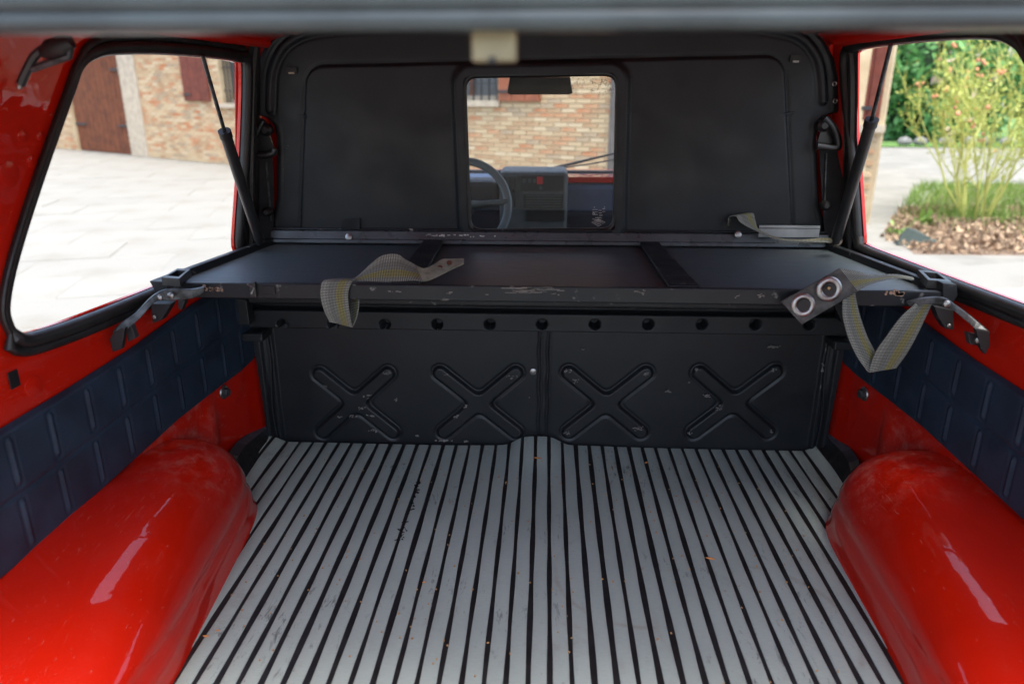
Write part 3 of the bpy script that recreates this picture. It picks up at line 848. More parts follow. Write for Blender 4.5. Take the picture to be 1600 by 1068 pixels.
# ---- rear header at the top of the picture, with two rubber rolls and the striker plate
hd = MB().box((0, .475, .862), (.80, .022, .058)).build('rear_header', PLAS, T, bevel=.004)
hb = at(800, 34, y=.44); ht = at(800, 6, y=.44)
o = MB().tube([(-.8, .447, hb.z + .001), (.8, .447, hb.z + .003)], .0062, 16).build('rubber_roll', RUB_G, None, True); o.parent = hd
o = MB().tube([(-.8, .447, ht.z + .003), (.8, .447, ht.z + .004)], .0075, 16).build('rubber_roll', RUB_G, None, True); o.parent = hd
sa, sb = at(738, 46, y=.47), at(808, 98, y=.47)
o = MB().box(((sa.x + sb.x) / 2, .468, (sa.z + sb.z) / 2 + .004), ((sb.x - sa.x) / 2, .006, (sa.z - sb.z) / 2 + .004)).build('striker_plate', ZINC, None, bevel=.002); o.parent = hd
o = MB().disc(((sa.x + sb.x) / 2 - .001, .462, sb.z + .001), (0, -1, 0), .0022, .003).build('striker_hole', DARK, None); o.parent = hd
for s in (-1, 1):
    MB().hexa([(s * .74, .45, .80), (s * .80, .45, .80), (s * .80, .50, .80), (s * .74, .50, .80)], [(s * .84, .30, SILL), (s * .90, .30, SILL), (s * .90, .36, SILL), (s * .84, .36, SILL)]).build('rear_pillar', RED, T)
# hinge arm high on the left pillar
hp = lambda px, py, y=.90: at(px, py, y=y)
b = MB().tube(smooth_path([hp(112, 62), hp(85, 68), hp(58, 84), hp(45, 104), hp(32, 132)], 6), [.004] * 2 + [.0055] * 23, 8)
ha = b.build('hatch_hinge', PLAS, T, True)
for nm, bb_, m_ in (('hinge_pad', MB().tube([hp(66, 84), hp(80, 78), hp(98, 72), hp(112, 66)], [.006, .012, .012, .007], 12), DARK),
                    ('hinge_link', MB().tube([hp(50, 108), hp(78, 98), hp(108, 88), hp(110, 74)], .0045, 8), GREYST),
                    ('hinge_link', MB().tube([hp(30, 138), hp(40, 112), hp(58, 88)], .003, 8), STEEL)):
    o = bb_.build(nm, m_, None, True); o.parent = ha

# ---- lower bulkhead: heightfield with four pressed crosses, seam and rail with holes
YB = 1.525
def bx(px, py, y=YB): p = at(px, py, y=y); return Vector((p.x, p.z))
CR = []
for a, b_, c, d in (((500, 584), (614, 674), (606, 583), (505, 674)), ((688, 582), (806, 674), (806, 582), (694, 674)), ((889, 582), (1001, 674), (1009, 582), (889, 674)), ((1093, 582), (1199, 674), (1211, 580), (1084, 674))):
    CR.append(((bx(*a), bx(*b_)), (bx(*c), bx(*d))))
HOLES = [at(px, 507, y=1.497) for px in (441, 520, 601, 683, 765, 847, 930, 1013, 1097, 1181, 1265)]
SEAM = (bx(842, 600).x, bx(855, 600).x)


def seg(p, a, b):
    ab = b - a; t = max(0, min(1, (p - a).dot(ab) / ab.dot(ab))); return (p - a - ab * t).length


def low(u, v):
    z = -.03 + v * (.345 + .03); x0 = .640 + .008 * sst(.0, .3, z); x = -x0 + 2 * x0 * u; p = Vector((x, z)); h = 0.
    if z < .25:
        for (a, b_), (c, d) in CR:
            if abs(x - (a.x + b_.x) / 2) > .14: continue
            d1, d2 = seg(p, a, b_), seg(p, c, d); k = .018; hh = max(k - abs(d1 - d2), 0) / k
            dd = min(d1, d2) - hh * hh * k * .25
            h += .0085 * sst(.0175, .0115, dd) - .0030 * sst(.0055, .0, abs(dd - .0188))
    if z < .283:
        for sx in SEAM:
            wob = .0012 * math.sin(z * 75); h += .004 * sst(.0035, .001, abs(x - sx - wob)) - .002 * sst(.004, .0, abs(x - sx - .005))
        ax = abs(x)
        h += .010 * sst(.607, .612, ax) - .006 * sst(.006, .0, abs(ax - .622 - .004 * math.sin(z * 22))) + .01 * sst(.628, .634, ax)
    # rail
    r_ = sst(.2815, .2835, z) * sst(.3265, .3235, z); h += .028 * r_
    h -= .002 * sst(.003, 0, abs(z - .279))
    if r_ > .5:
        for q in HOLES:
            d = math.hypot(x - q.x, z - q.z); h -= .040 * sst(.0118, .0095, d)
    h += .020 * sst(.333, .335, z) * sst(.343, .341, z)
    return Vector((x, YB - h, z))


def lskip(u, v):
    return False
grid('lower_bulkhead', 520, 165, low, BLK, T)
b = MB(); rq = random.Random(12)
for zx, zy, n_, sxx, syy in ((545, 620, 16, 22, 12), (468, 715, 12, 16, 10), (440, 768, 12, 18, 6), (350, 803, 10, 12, 4), (400, 800, 8, 22, 6), (480, 800, 8, 18, 5), (585, 735, 6, 4, 14), (288, 675, 5, 10, 8), (500, 862, 8, 30, 8), (780, 905, 16, 40, 3), (880, 908, 8, 20, 2), (668, 885, 5, 12, 3), (795, 628, 8, 10, 3),
                         (1070, 635, 12, 24, 8), (875, 758, 6, 5, 8), (830, 800, 8, 18, 10), (1140, 722, 2, 3, 3)):
    for k in range(n_):
        c = at(400 + (zx + rq.gauss(0, sxx * .45)) * .3745, 350 + (zy + rq.gauss(0, syy * .45)) * .3745, y=YB - .0090); b.box(c + Vector((0, .0035 if zy > 860 else .0, 0)), (rq.uniform(.0005, .0026), .0012, rq.uniform(.0003, .0009)), Matrix.Rotation(rq.uniform(-.8, .3), 3, 'Y'))
for zx, zy, n_, sxx, syy in ((1088, 512, 26, 26, 6), (648, 697, 10, 12, 5), (815, 715, 14, 16, 7), (737, 658, 3, 4, 3), (297, 522, 4, 8, 2), (232, 612, 10, 16, 10), (265, 655, 8, 16, 12), (560, 625, 8, 12, 8), (230, 870, 10, 14, 10), (525, 850, 14, 22, 14), (740, 872, 10, 12, 8), (770, 605, 10, 18, 5), (1090, 610, 8, 20, 10), (860, 770, 10, 20, 20), (1080, 868, 7, 10, 8), (1295, 600, 12, 3, 24)):
    for k in range(n_):
        c = at(800 + (zx + rq.gauss(0, sxx * .45)) * .3745, 350 + (zy + rq.gauss(0, syy * .45)) * .3745, y=YB - .0088); b.box(c, (rq.uniform(.0005, .0026), .0012, rq.uniform(.0003, .0009)), Matrix.Rotation(rq.uniform(-.6, .6), 3, 'Y'))
b.build('paint_chips', simple('chipped_grey_paint', (.24, .23, .21), .6), T, kind='stuff')
sp = at(833, 580, y=YB - .001); o = MB().disc(sp, (0, -1, 0), .0075, .004, 18, .3).build('screw', STEEL, T, True)
MB().box((0, 1.56, .385), (.655, .012, .055)).build('cross_member', BLK, T, bevel=.003)
a = at(400, 470, y=1.49); c = at(1315, 486, y=1.49)
MB().box((0, 1.505, .352), (.64, .030, .0065)).build('ledge', BLK, T, bevel=.003)
for s in (-1, 1): MB().box((s * .637, 1.495, .270), (.028, .03, .009)).build('bracket', BLK, T, bevel=.003)

# ---- upper bulkhead
YU = 1.61
def ub(px, py): p = at(px, py, y=YU); return (p.z, p.x)
LE = sorted(ub(*q) for q in [(425, 378), (423, 345), (431, 310), (431, 215), (427, 196), (415, 184), (397, 178), (395, 120), (399, 98), (412, 72), (430, 54), (450, 40), (470, 30)])
RE = sorted(ub(*q) for q in [(1292, 378), (1290, 350), (1281, 320), (1277, 215), (1281, 192), (1293, 180), (1312, 175), (1311, 120), (1305, 92), (1290, 64), (1272, 46), (1250, 34), (1235, 26)])
ZB, ZTP = at(855, 372, y=YU).z - .03, max(LE[-1][0], RE[-1][0])
PN = [Vector((p.x, p.z)) for p in (at(462, 360, y=YU), at(480, 104, y=YU), at(1226, 88, y=YU), at(1250, 360, y=YU))]
WH = [Vector((p.x, p.z)) for p in (at(733, 360, y=YU), at(724, 118, y=YU), at(966, 114, y=YU), at(961, 358, y=YU))]


def quad_sdf(p, q, r):       # rounded quad: bottom-left, top-left, top-right, bottom-right
    t = (p.y - q[0].y) / (q[1].y - q[0].y); xl = q[0].x + (q[1].x - q[0].x) * t; xr = q[3].x + (q[2].x - q[3].x) * t
    zt = q[1].y + (q[2].y - q[1].y) * (p.x - q[1].x) / (q[2].x - q[1].x); cx = (xl + xr) / 2; hw = (xr - xl) / 2; cz = (q[0].y + zt) / 2; hz = (zt - q[0].y) / 2
    dx = abs(p.x - cx) - hw + r; dz = abs(p.y - cz) - hz + r
    return math.hypot(max(dx, 0), max(dz, 0)) + min(max(dx, dz), 0) - r


PN[0].y -= .1; PN[3].y -= .1; WH[0].y -= .002; WH[3].y -= .002
RIBL = [Vector((p.x, p.z)) for p in smooth_path([at(px, py, y=YU) for px, py in ((422, 172), (423, 130), (428, 102), (442, 76), (462, 60), (490, 50), (540, 44), (640, 40))], 4)]
RIBR = [Vector((p.x, p.z)) for p in smooth_path([at(px, py, y=YU) for px, py in ((1286, 158), (1284, 120), (1278, 92), (1262, 68), (1240, 54), (1205, 46), (1150, 38), (1050, 34))], 4)]


def up(u, v):
    z = ZB + v * (ZTP - ZB); xl, xr = interp(LE, z), interp(RE, z); x = xl + (xr - xl) * u; p = Vector((x, z))
    d = quad_sdf(p, PN, .035); h = .009 * sst(.003, -.003, d) - .0035 * sst(.006, 0, abs(d - .003))
    w = quad_sdf(p, WH, .020); h += .013 * sst(.030, .014, w)
    if z > .70:
        for rb in (RIBL, RIBR):
            if (rb is RIBL and x < -.25) or (rb is RIBR and x > .2):
                m_ = min(seg(p, rb[i], rb[i + 1]) for i in range(0, len(rb) - 1))
                h += .008 * sst(.0095, .003, m_) - .002 * sst(.004, 0, abs(m_ - .0115))
    e = min(x - xl, xr - x); h -= .006 * sst(.006, 0, e) - .002 * sst(.003, 0, abs(e - .012))
    return Vector((x, YU - h, z))


NU, NV = 380, 150
grid('upper_bulkhead', NU, NV, up, BLK2, T, skip=lambda u, v: quad_sdf(Vector((lambda z: (interp(LE, z) + (interp(RE, z) - interp(LE, z)) * u, z))(ZB + v * (ZTP - ZB))), WH, .020) < -.001)
# window rubber + glass + print
wpts = []
rr = .020
def quad_loop(q, r, n=6, y=YU, inset=0.):
    out = []; P4 = [q[0], q[1], q[2], q[3]]
    for i in range(4):
        a, b_, c = P4[i - 1], P4[i], P4[(i + 1) % 4]; d1 = (a - b_).normalized(); d2 = (c - b_).normalized()
        for k in range(n + 1):
            t = k / n; p0 = b_ + d1 * r; p2 = b_ + d2 * r; p = p0 * (1 - t) ** 2 + b_ * 2 * t * (1 - t) + p2 * t * t; out.append(Vector((p.x, y, p.y)))
    return out
lp_ = quad_loop(WH, .03, y=YU - .004)
ws = MB().tube(lp_, .0065, 10, True).build('rear_window_seal', RUB, T, True)
gl = quad_loop(WH, .03, y=YU + .006)
rw = link('rear_window', mesh('rear_window', gl, [tuple(range(len(gl)))], mats=RGLASS), T)
b = MB()
def gp(zx, zy): return at(700 + zx / 3.957, 100 + zy / 3.957, y=YU + .003)
for (x0, x1, y_) in ((893, 925, 900), (893, 925, 915), (900, 925, 930), (930, 950, 905), (932, 952, 920), (935, 955, 935), (955, 972, 895), (955, 972, 912), (893, 905, 958), (910, 950, 950), (905, 945, 962)):
    b.tube([gp(x0, y_), gp(x1, y_)], .00055, 4)
for k in range(3):
    q = 12 * k; b.tube([gp(888 + q, 978), gp(930, 958 + q * .5), gp(972 - q, 978), gp(930, 1002 - q)], .0006, 4, True)
b.ring(gp(900, 925), (0, 1, 0), .0016, .0026, .0003, 12)
for x0 in (905, 968): b.disc(gp(x0, 885), (0, -1, 0), .001, .0006, 8)
o = b.build('glass_print', WHITE); o.parent = rw
# seam screws, clips
for px, py in ((398, 150), (1304, 131), (1305, 158)):
    o = MB().ring(at(px, py, y=YU - .009), (0, 1, 0), .002, .0055, .002, 14).build('screw', STEEL, T, True)
for px, py, mm in ((456, 112, STONE), (1243, 94, IRON)):
    c = at(px, py, y=YU - .004); o = MB().box(c + Vector((0, .002, .003)), (.011, .003, .006)).build('slot', DARK, T); q = MB().box(c + Vector((0, -.002, -.003)), (.006, .002, .0018)).build('slot_tab', mm if px < 500 else STEEL, None); q.parent = o
# spot weld marks on the bulkhead
b = MB()
for px, py in ((450, 228), (448, 249), (443, 264), (442, 283), (443, 298), (448, 232)): b.disc(at(px, py, y=YU - .0005), (0, -1, 0), .0011, .001, 8)
b.build('weld_marks', GREYST, T, kind='stuff')

# ---- shelf behind the cab
ZS = .465
YF, YR = 1.183, 1.592
XF, XR_ = .672, .612
def shx(y): return XF + (XR_ - XF) * (y - YF) / (YR - YF)
sh = MB().hexa([(-XF + .012, YF + .004, ZS - .016), (XF - .012, YF + .004, ZS - .016), (XF - .012, YF + .004, ZS - .011), (-XF + .012, YF + .004, ZS - .011)],
               [(-XR_, YR, ZS - .016), (XR_, YR, ZS - .016), (XR_, YR, ZS - .011), (-XR_, YR, ZS - .011)])
shelf = sh.build('shelf_panel', SHELF, T)


def sub(o, parent=None):
    o.parent = parent or shelf; return o


lip = MB().hexa([(-XF, YF - .003, ZS - .027), (XF, YF - .003, ZS - .027), (XF, YF - .003, ZS), (-XF, YF - .003, ZS)],
                [(-XF, YF + .006, ZS - .027), (XF, YF + .006, ZS - .027), (XF, YF + .006, ZS), (-XF, YF + .006, ZS)])
sub(lip.build('front_lip', BLK, None, bevel=.0022))
for s in (-1, 1):
    b = MB().hexa([(s * (XF - .012), YF + .012, ZS - .018), (s * (XF + .002), YF + .012, ZS - .018), (s * (XF + .002), YF + .012, ZS + .003), (s * (XF - .012), YF + .012, ZS + .003)],
                  [(s * (XR_ - .010), YR, ZS - .018), (s * (XR_ + .004), YR, ZS - .018), (s * (XR_ + .004), YR, ZS + .003), (s * (XR_ - .010), YR, ZS + .003)])
    sub(b.build('side_rail', BLK, None, bevel=.002))
    # reinforcing flat bars
for (a, c, d, e) in ((-.267, -.225, -.262, -.214), (.207, .248, .209, .260)):
    b = MB().hexa([(d, YF + .012, ZS - .006), (e, YF + .012, ZS - .006), (e, YF + .012, ZS + .001), (d, YF + .012, ZS + .001)],
                  [(a, YR - .01, ZS - .006), (c, YR - .01, ZS - .006), (c, YR - .01, ZS + .001), (a, YR - .01, ZS + .001)])
    sub(b.build('crossbar', BLK, None, bevel=.0015))
# rear rail: rounded profile, lower step, screws, bare plate at the right
prof = [(YR - .018, ZS - .006), (YR - .016, ZS + .000), (YR - .010, ZS + .002), (YR - .006, ZS + .012), (YR - .004, ZS + .017), (YR + .010, ZS + .019), (YR + .012, ZS - .006)]
b = MB(); b.v = [Vector((x, y, z)) for x in (-XR_, XR_) for y, z in prof]; n = len(prof); b.f = [(i, i + 1, n + i + 1, n + i) for i in range(n - 1)]
sub(b.build('rear_rail', simple('greyed_black_rail', (.055, .066, .072), .30, var=.3), None, True))
sub(MB().tube([(-XR_, YR + .006, ZS + .020), (XR_, YR + .006, ZS + .021)], .003, 8).build('rail_bead', BLK, None, True))
pa, pb = at(1186, 352, y=YR - .007), at(1278, 371, y=YR - .007)
sub(MB().box(((pa.x + pb.x) / 2, YR - .010, (pa.z + pb.z) / 2 + .001), ((pb.x - pa.x) / 2, .0015, (pa.z - pb.z) / 2)).build('bare_plate', ALU, None))
sub(MB().tube([(pa.x, YR - .012, pa.z - .005), (pb.x, YR - .012, pa.z - .005)], .0012, 6).build('plate_crease', GREYST, None))
for px, py in ((545, 370), (1153, 366)):
    sub(MB().disc(at(px, py, y=YR - .010), (0, -1, .3), .0075, .004, 18, .4).build('screw', STEEL, None, True))
b = MB()
rq = random.Random(5)
for k in range(26):
    px = rq.choice([rq.uniform(664, 698), rq.uniform(700, 775), rq.uniform(664, 698)]); py = 367 + rq.uniform(-1.6, 1.6) + (px - 664) * .02; c = at(px, py, y=YR - .0085)
    a = rq.uniform(.001, .0035); b.box(c, (a, .0015, rq.uniform(.0005, .0013)))
sub(b.build('paint_chips', WHITE, None, kind='stuff'))
b = MB()
for k in range(36):      # bare scraped patch on the front lip
    px = rq.gauss(835, 16); py = 453 + rq.uniform(-4.5, 4.5); c = at(px, py, y=YF - .0032); b.box(c, (rq.uniform(.003, .014), .0004, rq.uniform(.0002, .0006)))
for cx_, cy_, n_ in ((1003, 456, 5), (996, 459, 4), (1190, 462, 7), (1155, 463, 3), (868, 459, 3), (585, 452, 6), (615, 455, 5), (700, 457, 4), (763, 461, 2)):
    for k in range(n_): c = at(cx_ + rq.gauss(0, 5), cy_ + rq.gauss(0, 1.5), y=YF - .0032); b.box(c, (rq.uniform(.0007, .003), .0004, rq.uniform(.0003, .001)))
sub(b.build('lip_scrapes', simple('scraped_grey', (.20, .18, .16), .6), None, kind='stuff'))
for (px, py, w_) in ((329, 451, .017), (1400, 458, .018)):
    b = MB()
    for k in range(14):
        c = at(px + rq.gauss(0, 9), py + rq.gauss(0, 2.0), y=YF - .0034); b.disc(c, (0, -1, 0), rq.uniform(.0015, .0042), .0006, 7)
    sub(b.build('rust_patch', RUST, None))
# clip on the lip, left
c = at(396, 452, y=YF - .006); sub(MB().box(c, (.006, .006, .013)).build('clip', PLAS, None, bevel=.002)); sub(MB().tube([c + Vector((-.008, -.004, .010)), c + Vector((.004, -.006, .004)), c + Vector((-.002, -.006, -.006))], .0018, 6).build('spring', STEEL, None, True))
sub(MB().box(at(420, 453, y=YF - .004), (.011, .002, .007)).build('tab', BLK, None, bevel=.001))
# vinyl tab at the back rail
q = [(532, 357), (537, 343), (562, 341), (562, 357)]; MB().prism([at(px, py, y=YR + .0) for px, py in q], (0, .004, 0)).build('vinyl_tab', BELT, T)

# ---- latch sockets and lever arms at the shelf corners
for s in (-1, 1):
    if s < 0: Q = [(252, 433), (277, 419), (298, 420), (280, 435)]
    else: Q = [(1434, 421), (1466, 424), (1488, 440), (1450, 437)]
    z = ZS + .012; qq = [at(px, py, z=z) for px, py in Q]; cc = sum(qq, Vector()) / 4
    b = MB()
    for i in range(4):
        a, c = qq[i], qq[(i + 1) % 4]; ai, ci = cc + (a - cc) * .62, cc + (c - cc) * .62
        n0 = len(b.v); b.v += [a, c, ci, ai, a - Vector((0, 0, .014)), c - Vector((0, 0, .014)), ci - Vector((0, 0, .014)), ai - Vector((0, 0, .014))]
        b.f += [(n0, n0 + 1, n0 + 2, n0 + 3), (n0, n0 + 4, n0 + 5, n0 + 1), (n0 + 3, n0 + 2, n0 + 6, n0 + 7)]
    sub(b.build('latch_socket', PLAS, None, bevel=.001))
    # lever: flat bar sections facing the camera
    if s < 0: TOP = [(320, 448), (300, 452), (262, 452), (238, 463), (212, 489), (186, 508), (176, 520)]; BOT = [(318, 460), (300, 472), (270, 476), (246, 474), (222, 500), (196, 524), (190, 530)]
    else: TOP = [(1416, 471), (1440, 466), (1472, 465), (1494, 478), (1520, 497), (1543, 516), (1546, 522)]; BOT = [(1424, 482), (1445, 480), (1470, 478), (1488, 488), (1508, 505), (1524, 520), (1530, 530)]
    BOT = [(a + (c - a) * .72, b_ + (d - b_) * .72) for (a, b_), (c, d) in zip(TOP, BOT)]
    yy = [1.165, 1.155, 1.145, 1.13, 1.11, 1.09, 1.085] if s < 0 else [1.165, 1.155, 1.15, 1.14, 1.12, 1.10, 1.095]
    TP = smooth_path([at(px, py, y=y_) for (px, py), y_ in zip(TOP, yy)], 4); BP = smooth_path([at(px, py, y=y_) for (px, py), y_ in zip(BOT, yy)], 4)
    b = MB(); n = len(TP); dy = Vector((s * .004, .007, 0))
    for a, c in zip(TP, BP): b.v += [a, c, c + dy, a + dy]
    for i in range(n - 1):
        for k in range(4): b.f.append((4 * i + k, 4 * i + (k + 1) % 4, 4 * i + 4 + (k + 1) % 4, 4 * i + 4 + k))
    b.f += [(0, 1, 2, 3), tuple(4 * (n - 1) + k for k in range(4))]
    arm = b.build('lever_arm', GREYST, T, bevel=.0012)
    E = [(178, 518), (195, 512), (190, 545), (176, 550), (171, 530)] if s < 0 else [(1546, 518), (1525, 514), (1533, 545), (1540, 554), (1547, 540)]
    o = MB().prism([at(px, py, y=yy[-1] - .003) for px, py in E], (0, .010, 0)).build('lever_hook', DARK, None, bevel=.001); o.parent = arm
    for px, py in (((250, 464), (268, 461)) if s < 0 else ((1478, 474),)):
        o = MB().disc(at(px, py, y=1.140), (0, -1, .1), .0055, .006, 14, .5).build('rivet', STEEL, None, True); o.parent = arm
    E = [(196, 510), (205, 508), (212, 528), (200, 534)] if s < 0 else [(1512, 520), (1530, 524), (1532, 540), (1516, 538)]
    o = MB().prism([at(px, py, y=yy[-1] + .02) for px, py in E], (0, .012, 0)).build('lever_peg', IRON, None, bevel=.001); o.parent = arm
    if s > 0: o = MB().disc(at(1528, 530, y=1.10), (0, -1, 0), .006, .006, 14, .4).build('rivet', STEEL, None, True); o.parent = arm
    E = [(236, 474), (268, 474), (252, 500), (238, 505)] if s < 0 else [(1460, 478), (1490, 484), (1490, 515), (1478, 514), (1466, 495)]
    br = MB().prism([at(px, py, y=1.17) for px, py in E], (s * .0, .02, 0)).build('hinge_bracket', DARK, T, bevel=.001)
    if s < 0: o = MB().prism([at(px, py, y=1.18) for px, py in ((278, 470), (290, 468), (284, 484), (279, 482))], (0, .012, 0)).build('bracket_tab', DARK, None); o.parent = br
    o = MB().disc(at(242, 495, y=1.168) if s < 0 else at(1482, 508, y=1.168), (0, -1, 0), .0035, .004, 10, .4).build('rivet', STEEL, None, True); o.parent = br
    # end cap of the lip
    q = [(1473, 442), (1495, 444), (1497, 462), (1488, 475), (1473, 470)] if s > 0 else [(233, 439), (262, 440), (262, 460), (250, 458), (238, 448)]
    MB().prism([at(px, py, y=YF - .006) for px, py in q], (0, .02, 0)).build('end_cap', BLK, T, bevel=.0015)
    # black upright behind the shelf corner
    q = [(352, 462), (385, 470), (390, 508), (360, 508)] if s < 0 else [(1300, 470), (1336, 466), (1338, 500), (1316, 505)]
    MB().prism([at(px, py, y=1.46) for px, py in q], (0, .03, 0)).build('upright', BLK, T, bevel=.002)

# ---- cab seen through the rear window
b = MB()
# cab shell
CABR = [(-.66, .70), (.66, .70)]
def cabroof(u, v):
    y = 1.66 + v * (2.55 - 1.66); t = 2 * u - 1; return Vector((t * .62, y, .87 + .07 * (1 - abs(t) ** 3) - .02 * v))
grid('cab_roof', 24, 6, cabroof, RED, T)
grid('headlining', 24, 6, lambda u, v: cabroof(u, v) - Vector((0, 0, .012)), simple('grey_headlining', (.30, .30, .28), .9), T)
for s in (-1, 1):
    MB().hexa([(s * .655, 1.64, -.3), (s * .70, 2.85, -.3), (s * .70, 2.85, .44), (s * .65, 1.64, .44)], [(s * .665, 1.64, -.3), (s * .75, 2.85, -.3), (s * .73, 2.85, .44), (s * .66, 1.64, .44)]).build('cab_door', RED, T)
    MB().tube([(s * .60, 2.52, .86), (s * .70, 2.85, .44)], .025, 10).build('windscreen_pillar', RED, T, True)
    gv = [(s * .65, 1.68, .44), (s * .69, 2.80, .44), (s * .61, 2.50, .86), (s * .60, 1.68, .87)]; link('cab_window', mesh('cab_window', gv, [(0, 1, 2, 3)], mats=GLASS), T)
gv = [(-.70, 2.85, .44), (.70, 2.85, .44), (.60, 2.52, .86), (-.60, 2.52, .86)]; link('windscreen', mesh('windscreen', gv, [(0, 1, 2, 3)], mats=GLASS), T)
zc = at(860, 266, y=2.85).z
MB().box((0, 2.86, zc - .008), (.70, .02, .007)).build('windscreen_gasket', RUB, T)
# bonnet
def bonnet(u, v): t = 2 * u - 1; return Vector((t * .72, 2.88 + v * .9, zc - .014 - .10 * v * v - .02 * abs(t) ** 3))
grid('bonnet', 20, 12, bonnet, RED, T)
MB().box((0, 3.3, .10), (.70, .42, .26)).build('engine_bay', RED, T)
MB().box((0, 2.3, -.12), (.70, .62, .02)).build('cab_floor', DARK, T)
# dashboard
YD = 2.45
dsh = MB().box((0, 2.66, at(850, 330, y=2.6).z - .02), (.68, .17, .13)).build('dashboard', BLUEV, T, bevel=.02)
o = MB().box((.33, 2.55, at(920, 281, y=2.50).z), (.33, .05, .009)).build('red_trim', RED, None); o.parent = dsh
o = MB().box((.33, 2.545, at(920, 290, y=2.50).z), (.33, .045, .006)).build('dash_groove', DASHD, None); o.parent = dsh
MB().box((0, 2.54, at(900, 342, y=2.44).z - .02), (.64, .08, .04)).build('lower_dash', SEAT, T, bevel=.015)
a, c = at(780, 268, y=YD), at(886, 350, y=YD)
cn = MB().box(((a.x + c.x) / 2, YD + .10, (a.z + c.z) / 2 - .02), ((c.x - a.x) / 2, .10, (a.z - c.z) / 2 + .02)).build('centre_console', DASH, T, bevel=.012)
def dbox(name, x0, y0, x1, y1, m_, d=.003, y=None):
    y = y or YD; a, c = at(x0, y0, y=y), at(x1, y1, y=y); o = MB().box(((a.x + c.x) / 2, y - d, (a.z + c.z) / 2), (abs(c.x - a.x) / 2, .004, abs(a.z - c.z) / 2)).build(name, m_, None, bevel=.001); o.parent = cn; return o
dbox('console_face', 814, 273, 880, 299, DASHD)
dbox('vent_panel', 818, 303, 880, 325, DASHD)
dbox('lower_tray', 822, 328, 882, 345, DASHD)
for k in range(5): dbox('vent_slat', 822, 305 + k * 4, 877, 306.5 + k * 4, DASH, .008)
dbox('hazard_button', 839, 276, 848, 287, REDP, .009)
for k in range(3): dbox('switch', 817 + k * 8, 279, 822 + k * 8, 285, DASH, .008)
dbox('switch', 843, 291, 847, 296, DASH, .008)
for k in range(3): dbox('slider_slot', 788 + k * 8, 276, 790 + k * 8, 318, DASHD, .004)
for px, py in ((803, 297), (789, 310), (804, 321)): dbox('slider_knob', px - 2, py - 3, px + 2, py + 3, DARK, .010)
b = MB().box((-.33, 2.52, .455), (.17, .06, .045)); o = b.build('instrument_hood', DASHD, T, bevel=.02)
# steering wheel
wc = at(722, 322, y=2.22); wn_ = Vector((0, -1, .42)).normalized(); ax = wn_.orthogonal()
b = MB(); b.ring(wc, wn_, .128, .153, .011, 48); st = b.build('steering_wheel', simple('grey_wheel', (.16, .185, .19), .5), T, True)
o = MB().tube([wc + Vector((.14, 0, .015)), wc + Vector((.06, -.0, .005)), wc], [.008, .011, .02], 10).build('spoke', DASH, None, True); o.parent = st
o = MB().tube([wc + Vector((-.14, 0, .015)), wc + Vector((-.06, 0, .005)), wc], [.008, .011, .02], 10).build('spoke', DASH, None, True); o.parent = st
o = MB().disc(wc + wn_ * -.01, wn_, .04, .02, 24, .2).build('hub', DASHD, None, True); o.parent = st
# seats (tops only visible through the glass)
for sx, lab in ((-.31, None), (.33, None)):
    b = MB(); b.box((sx, 1.86, .17), (.20, .06, .215)); o = b.build('seat_back', SEAT, T, bevel=.04); b = MB(); b.box((sx, 2.1, .0), (.20, .22, .06)); q = b.build('seat_cushion', SEAT, None, bevel=.03); q.parent = o
# mirror
q = [(796, 121), (891, 120), (895, 146), (889, 148), (797, 148), (792, 145)]
mr = MB().prism([at(px, py, y=2.30) for px, py in q], (0, .02, 0)).build('rear_view_mirror', PLAS, T, bevel=.003)
o = MB().tube([at(845, 124, y=2.31), at(845, 95, y=2.42)], .008, 8).build('mirror_stem', PLAS, None, True); o.parent = mr
# wipers outside the windscreen
MB().tube([at(850, 266, y=2.87), at(905, 253, y=2.83), at(975, 236, y=2.78)], [.006, .005, .003], 8).build('wiper', DARK, T, True)
MB().tube([at(880, 262, y=2.84), at(930, 255, y=2.81), at(975, 246, y=2.78)], .003, 6).build('wiper', DARK, T, True)

# ================================================================= RUBBER MAT
mat = thing('rubber_mat', (0, 1.1, 0), 'grey and black striped rubber mat lying on the load floor', 'floor mat')
XC = .0305


def matz(x, y):
    z = .0
    k = sst(1.36, 1.53, y)
    z += .022 * k * math.exp(-((x + .012) / .055) ** 4) + .006 * sst(1.40, 1.53, y) * math.exp(-((x - .02) / .16) ** 2)
    z += .016 * sst(.590, .64, abs(x)) * sst(1.2, 1.45, y)
    z += .0012 * math.sin(x * 9 + y * 4) * math.sin(y * 6)
    return z


def yend(x): return 1.512 + .010 * sst(-.3, .6, x) - (.0 if abs(x + .012) < .07 else 0)


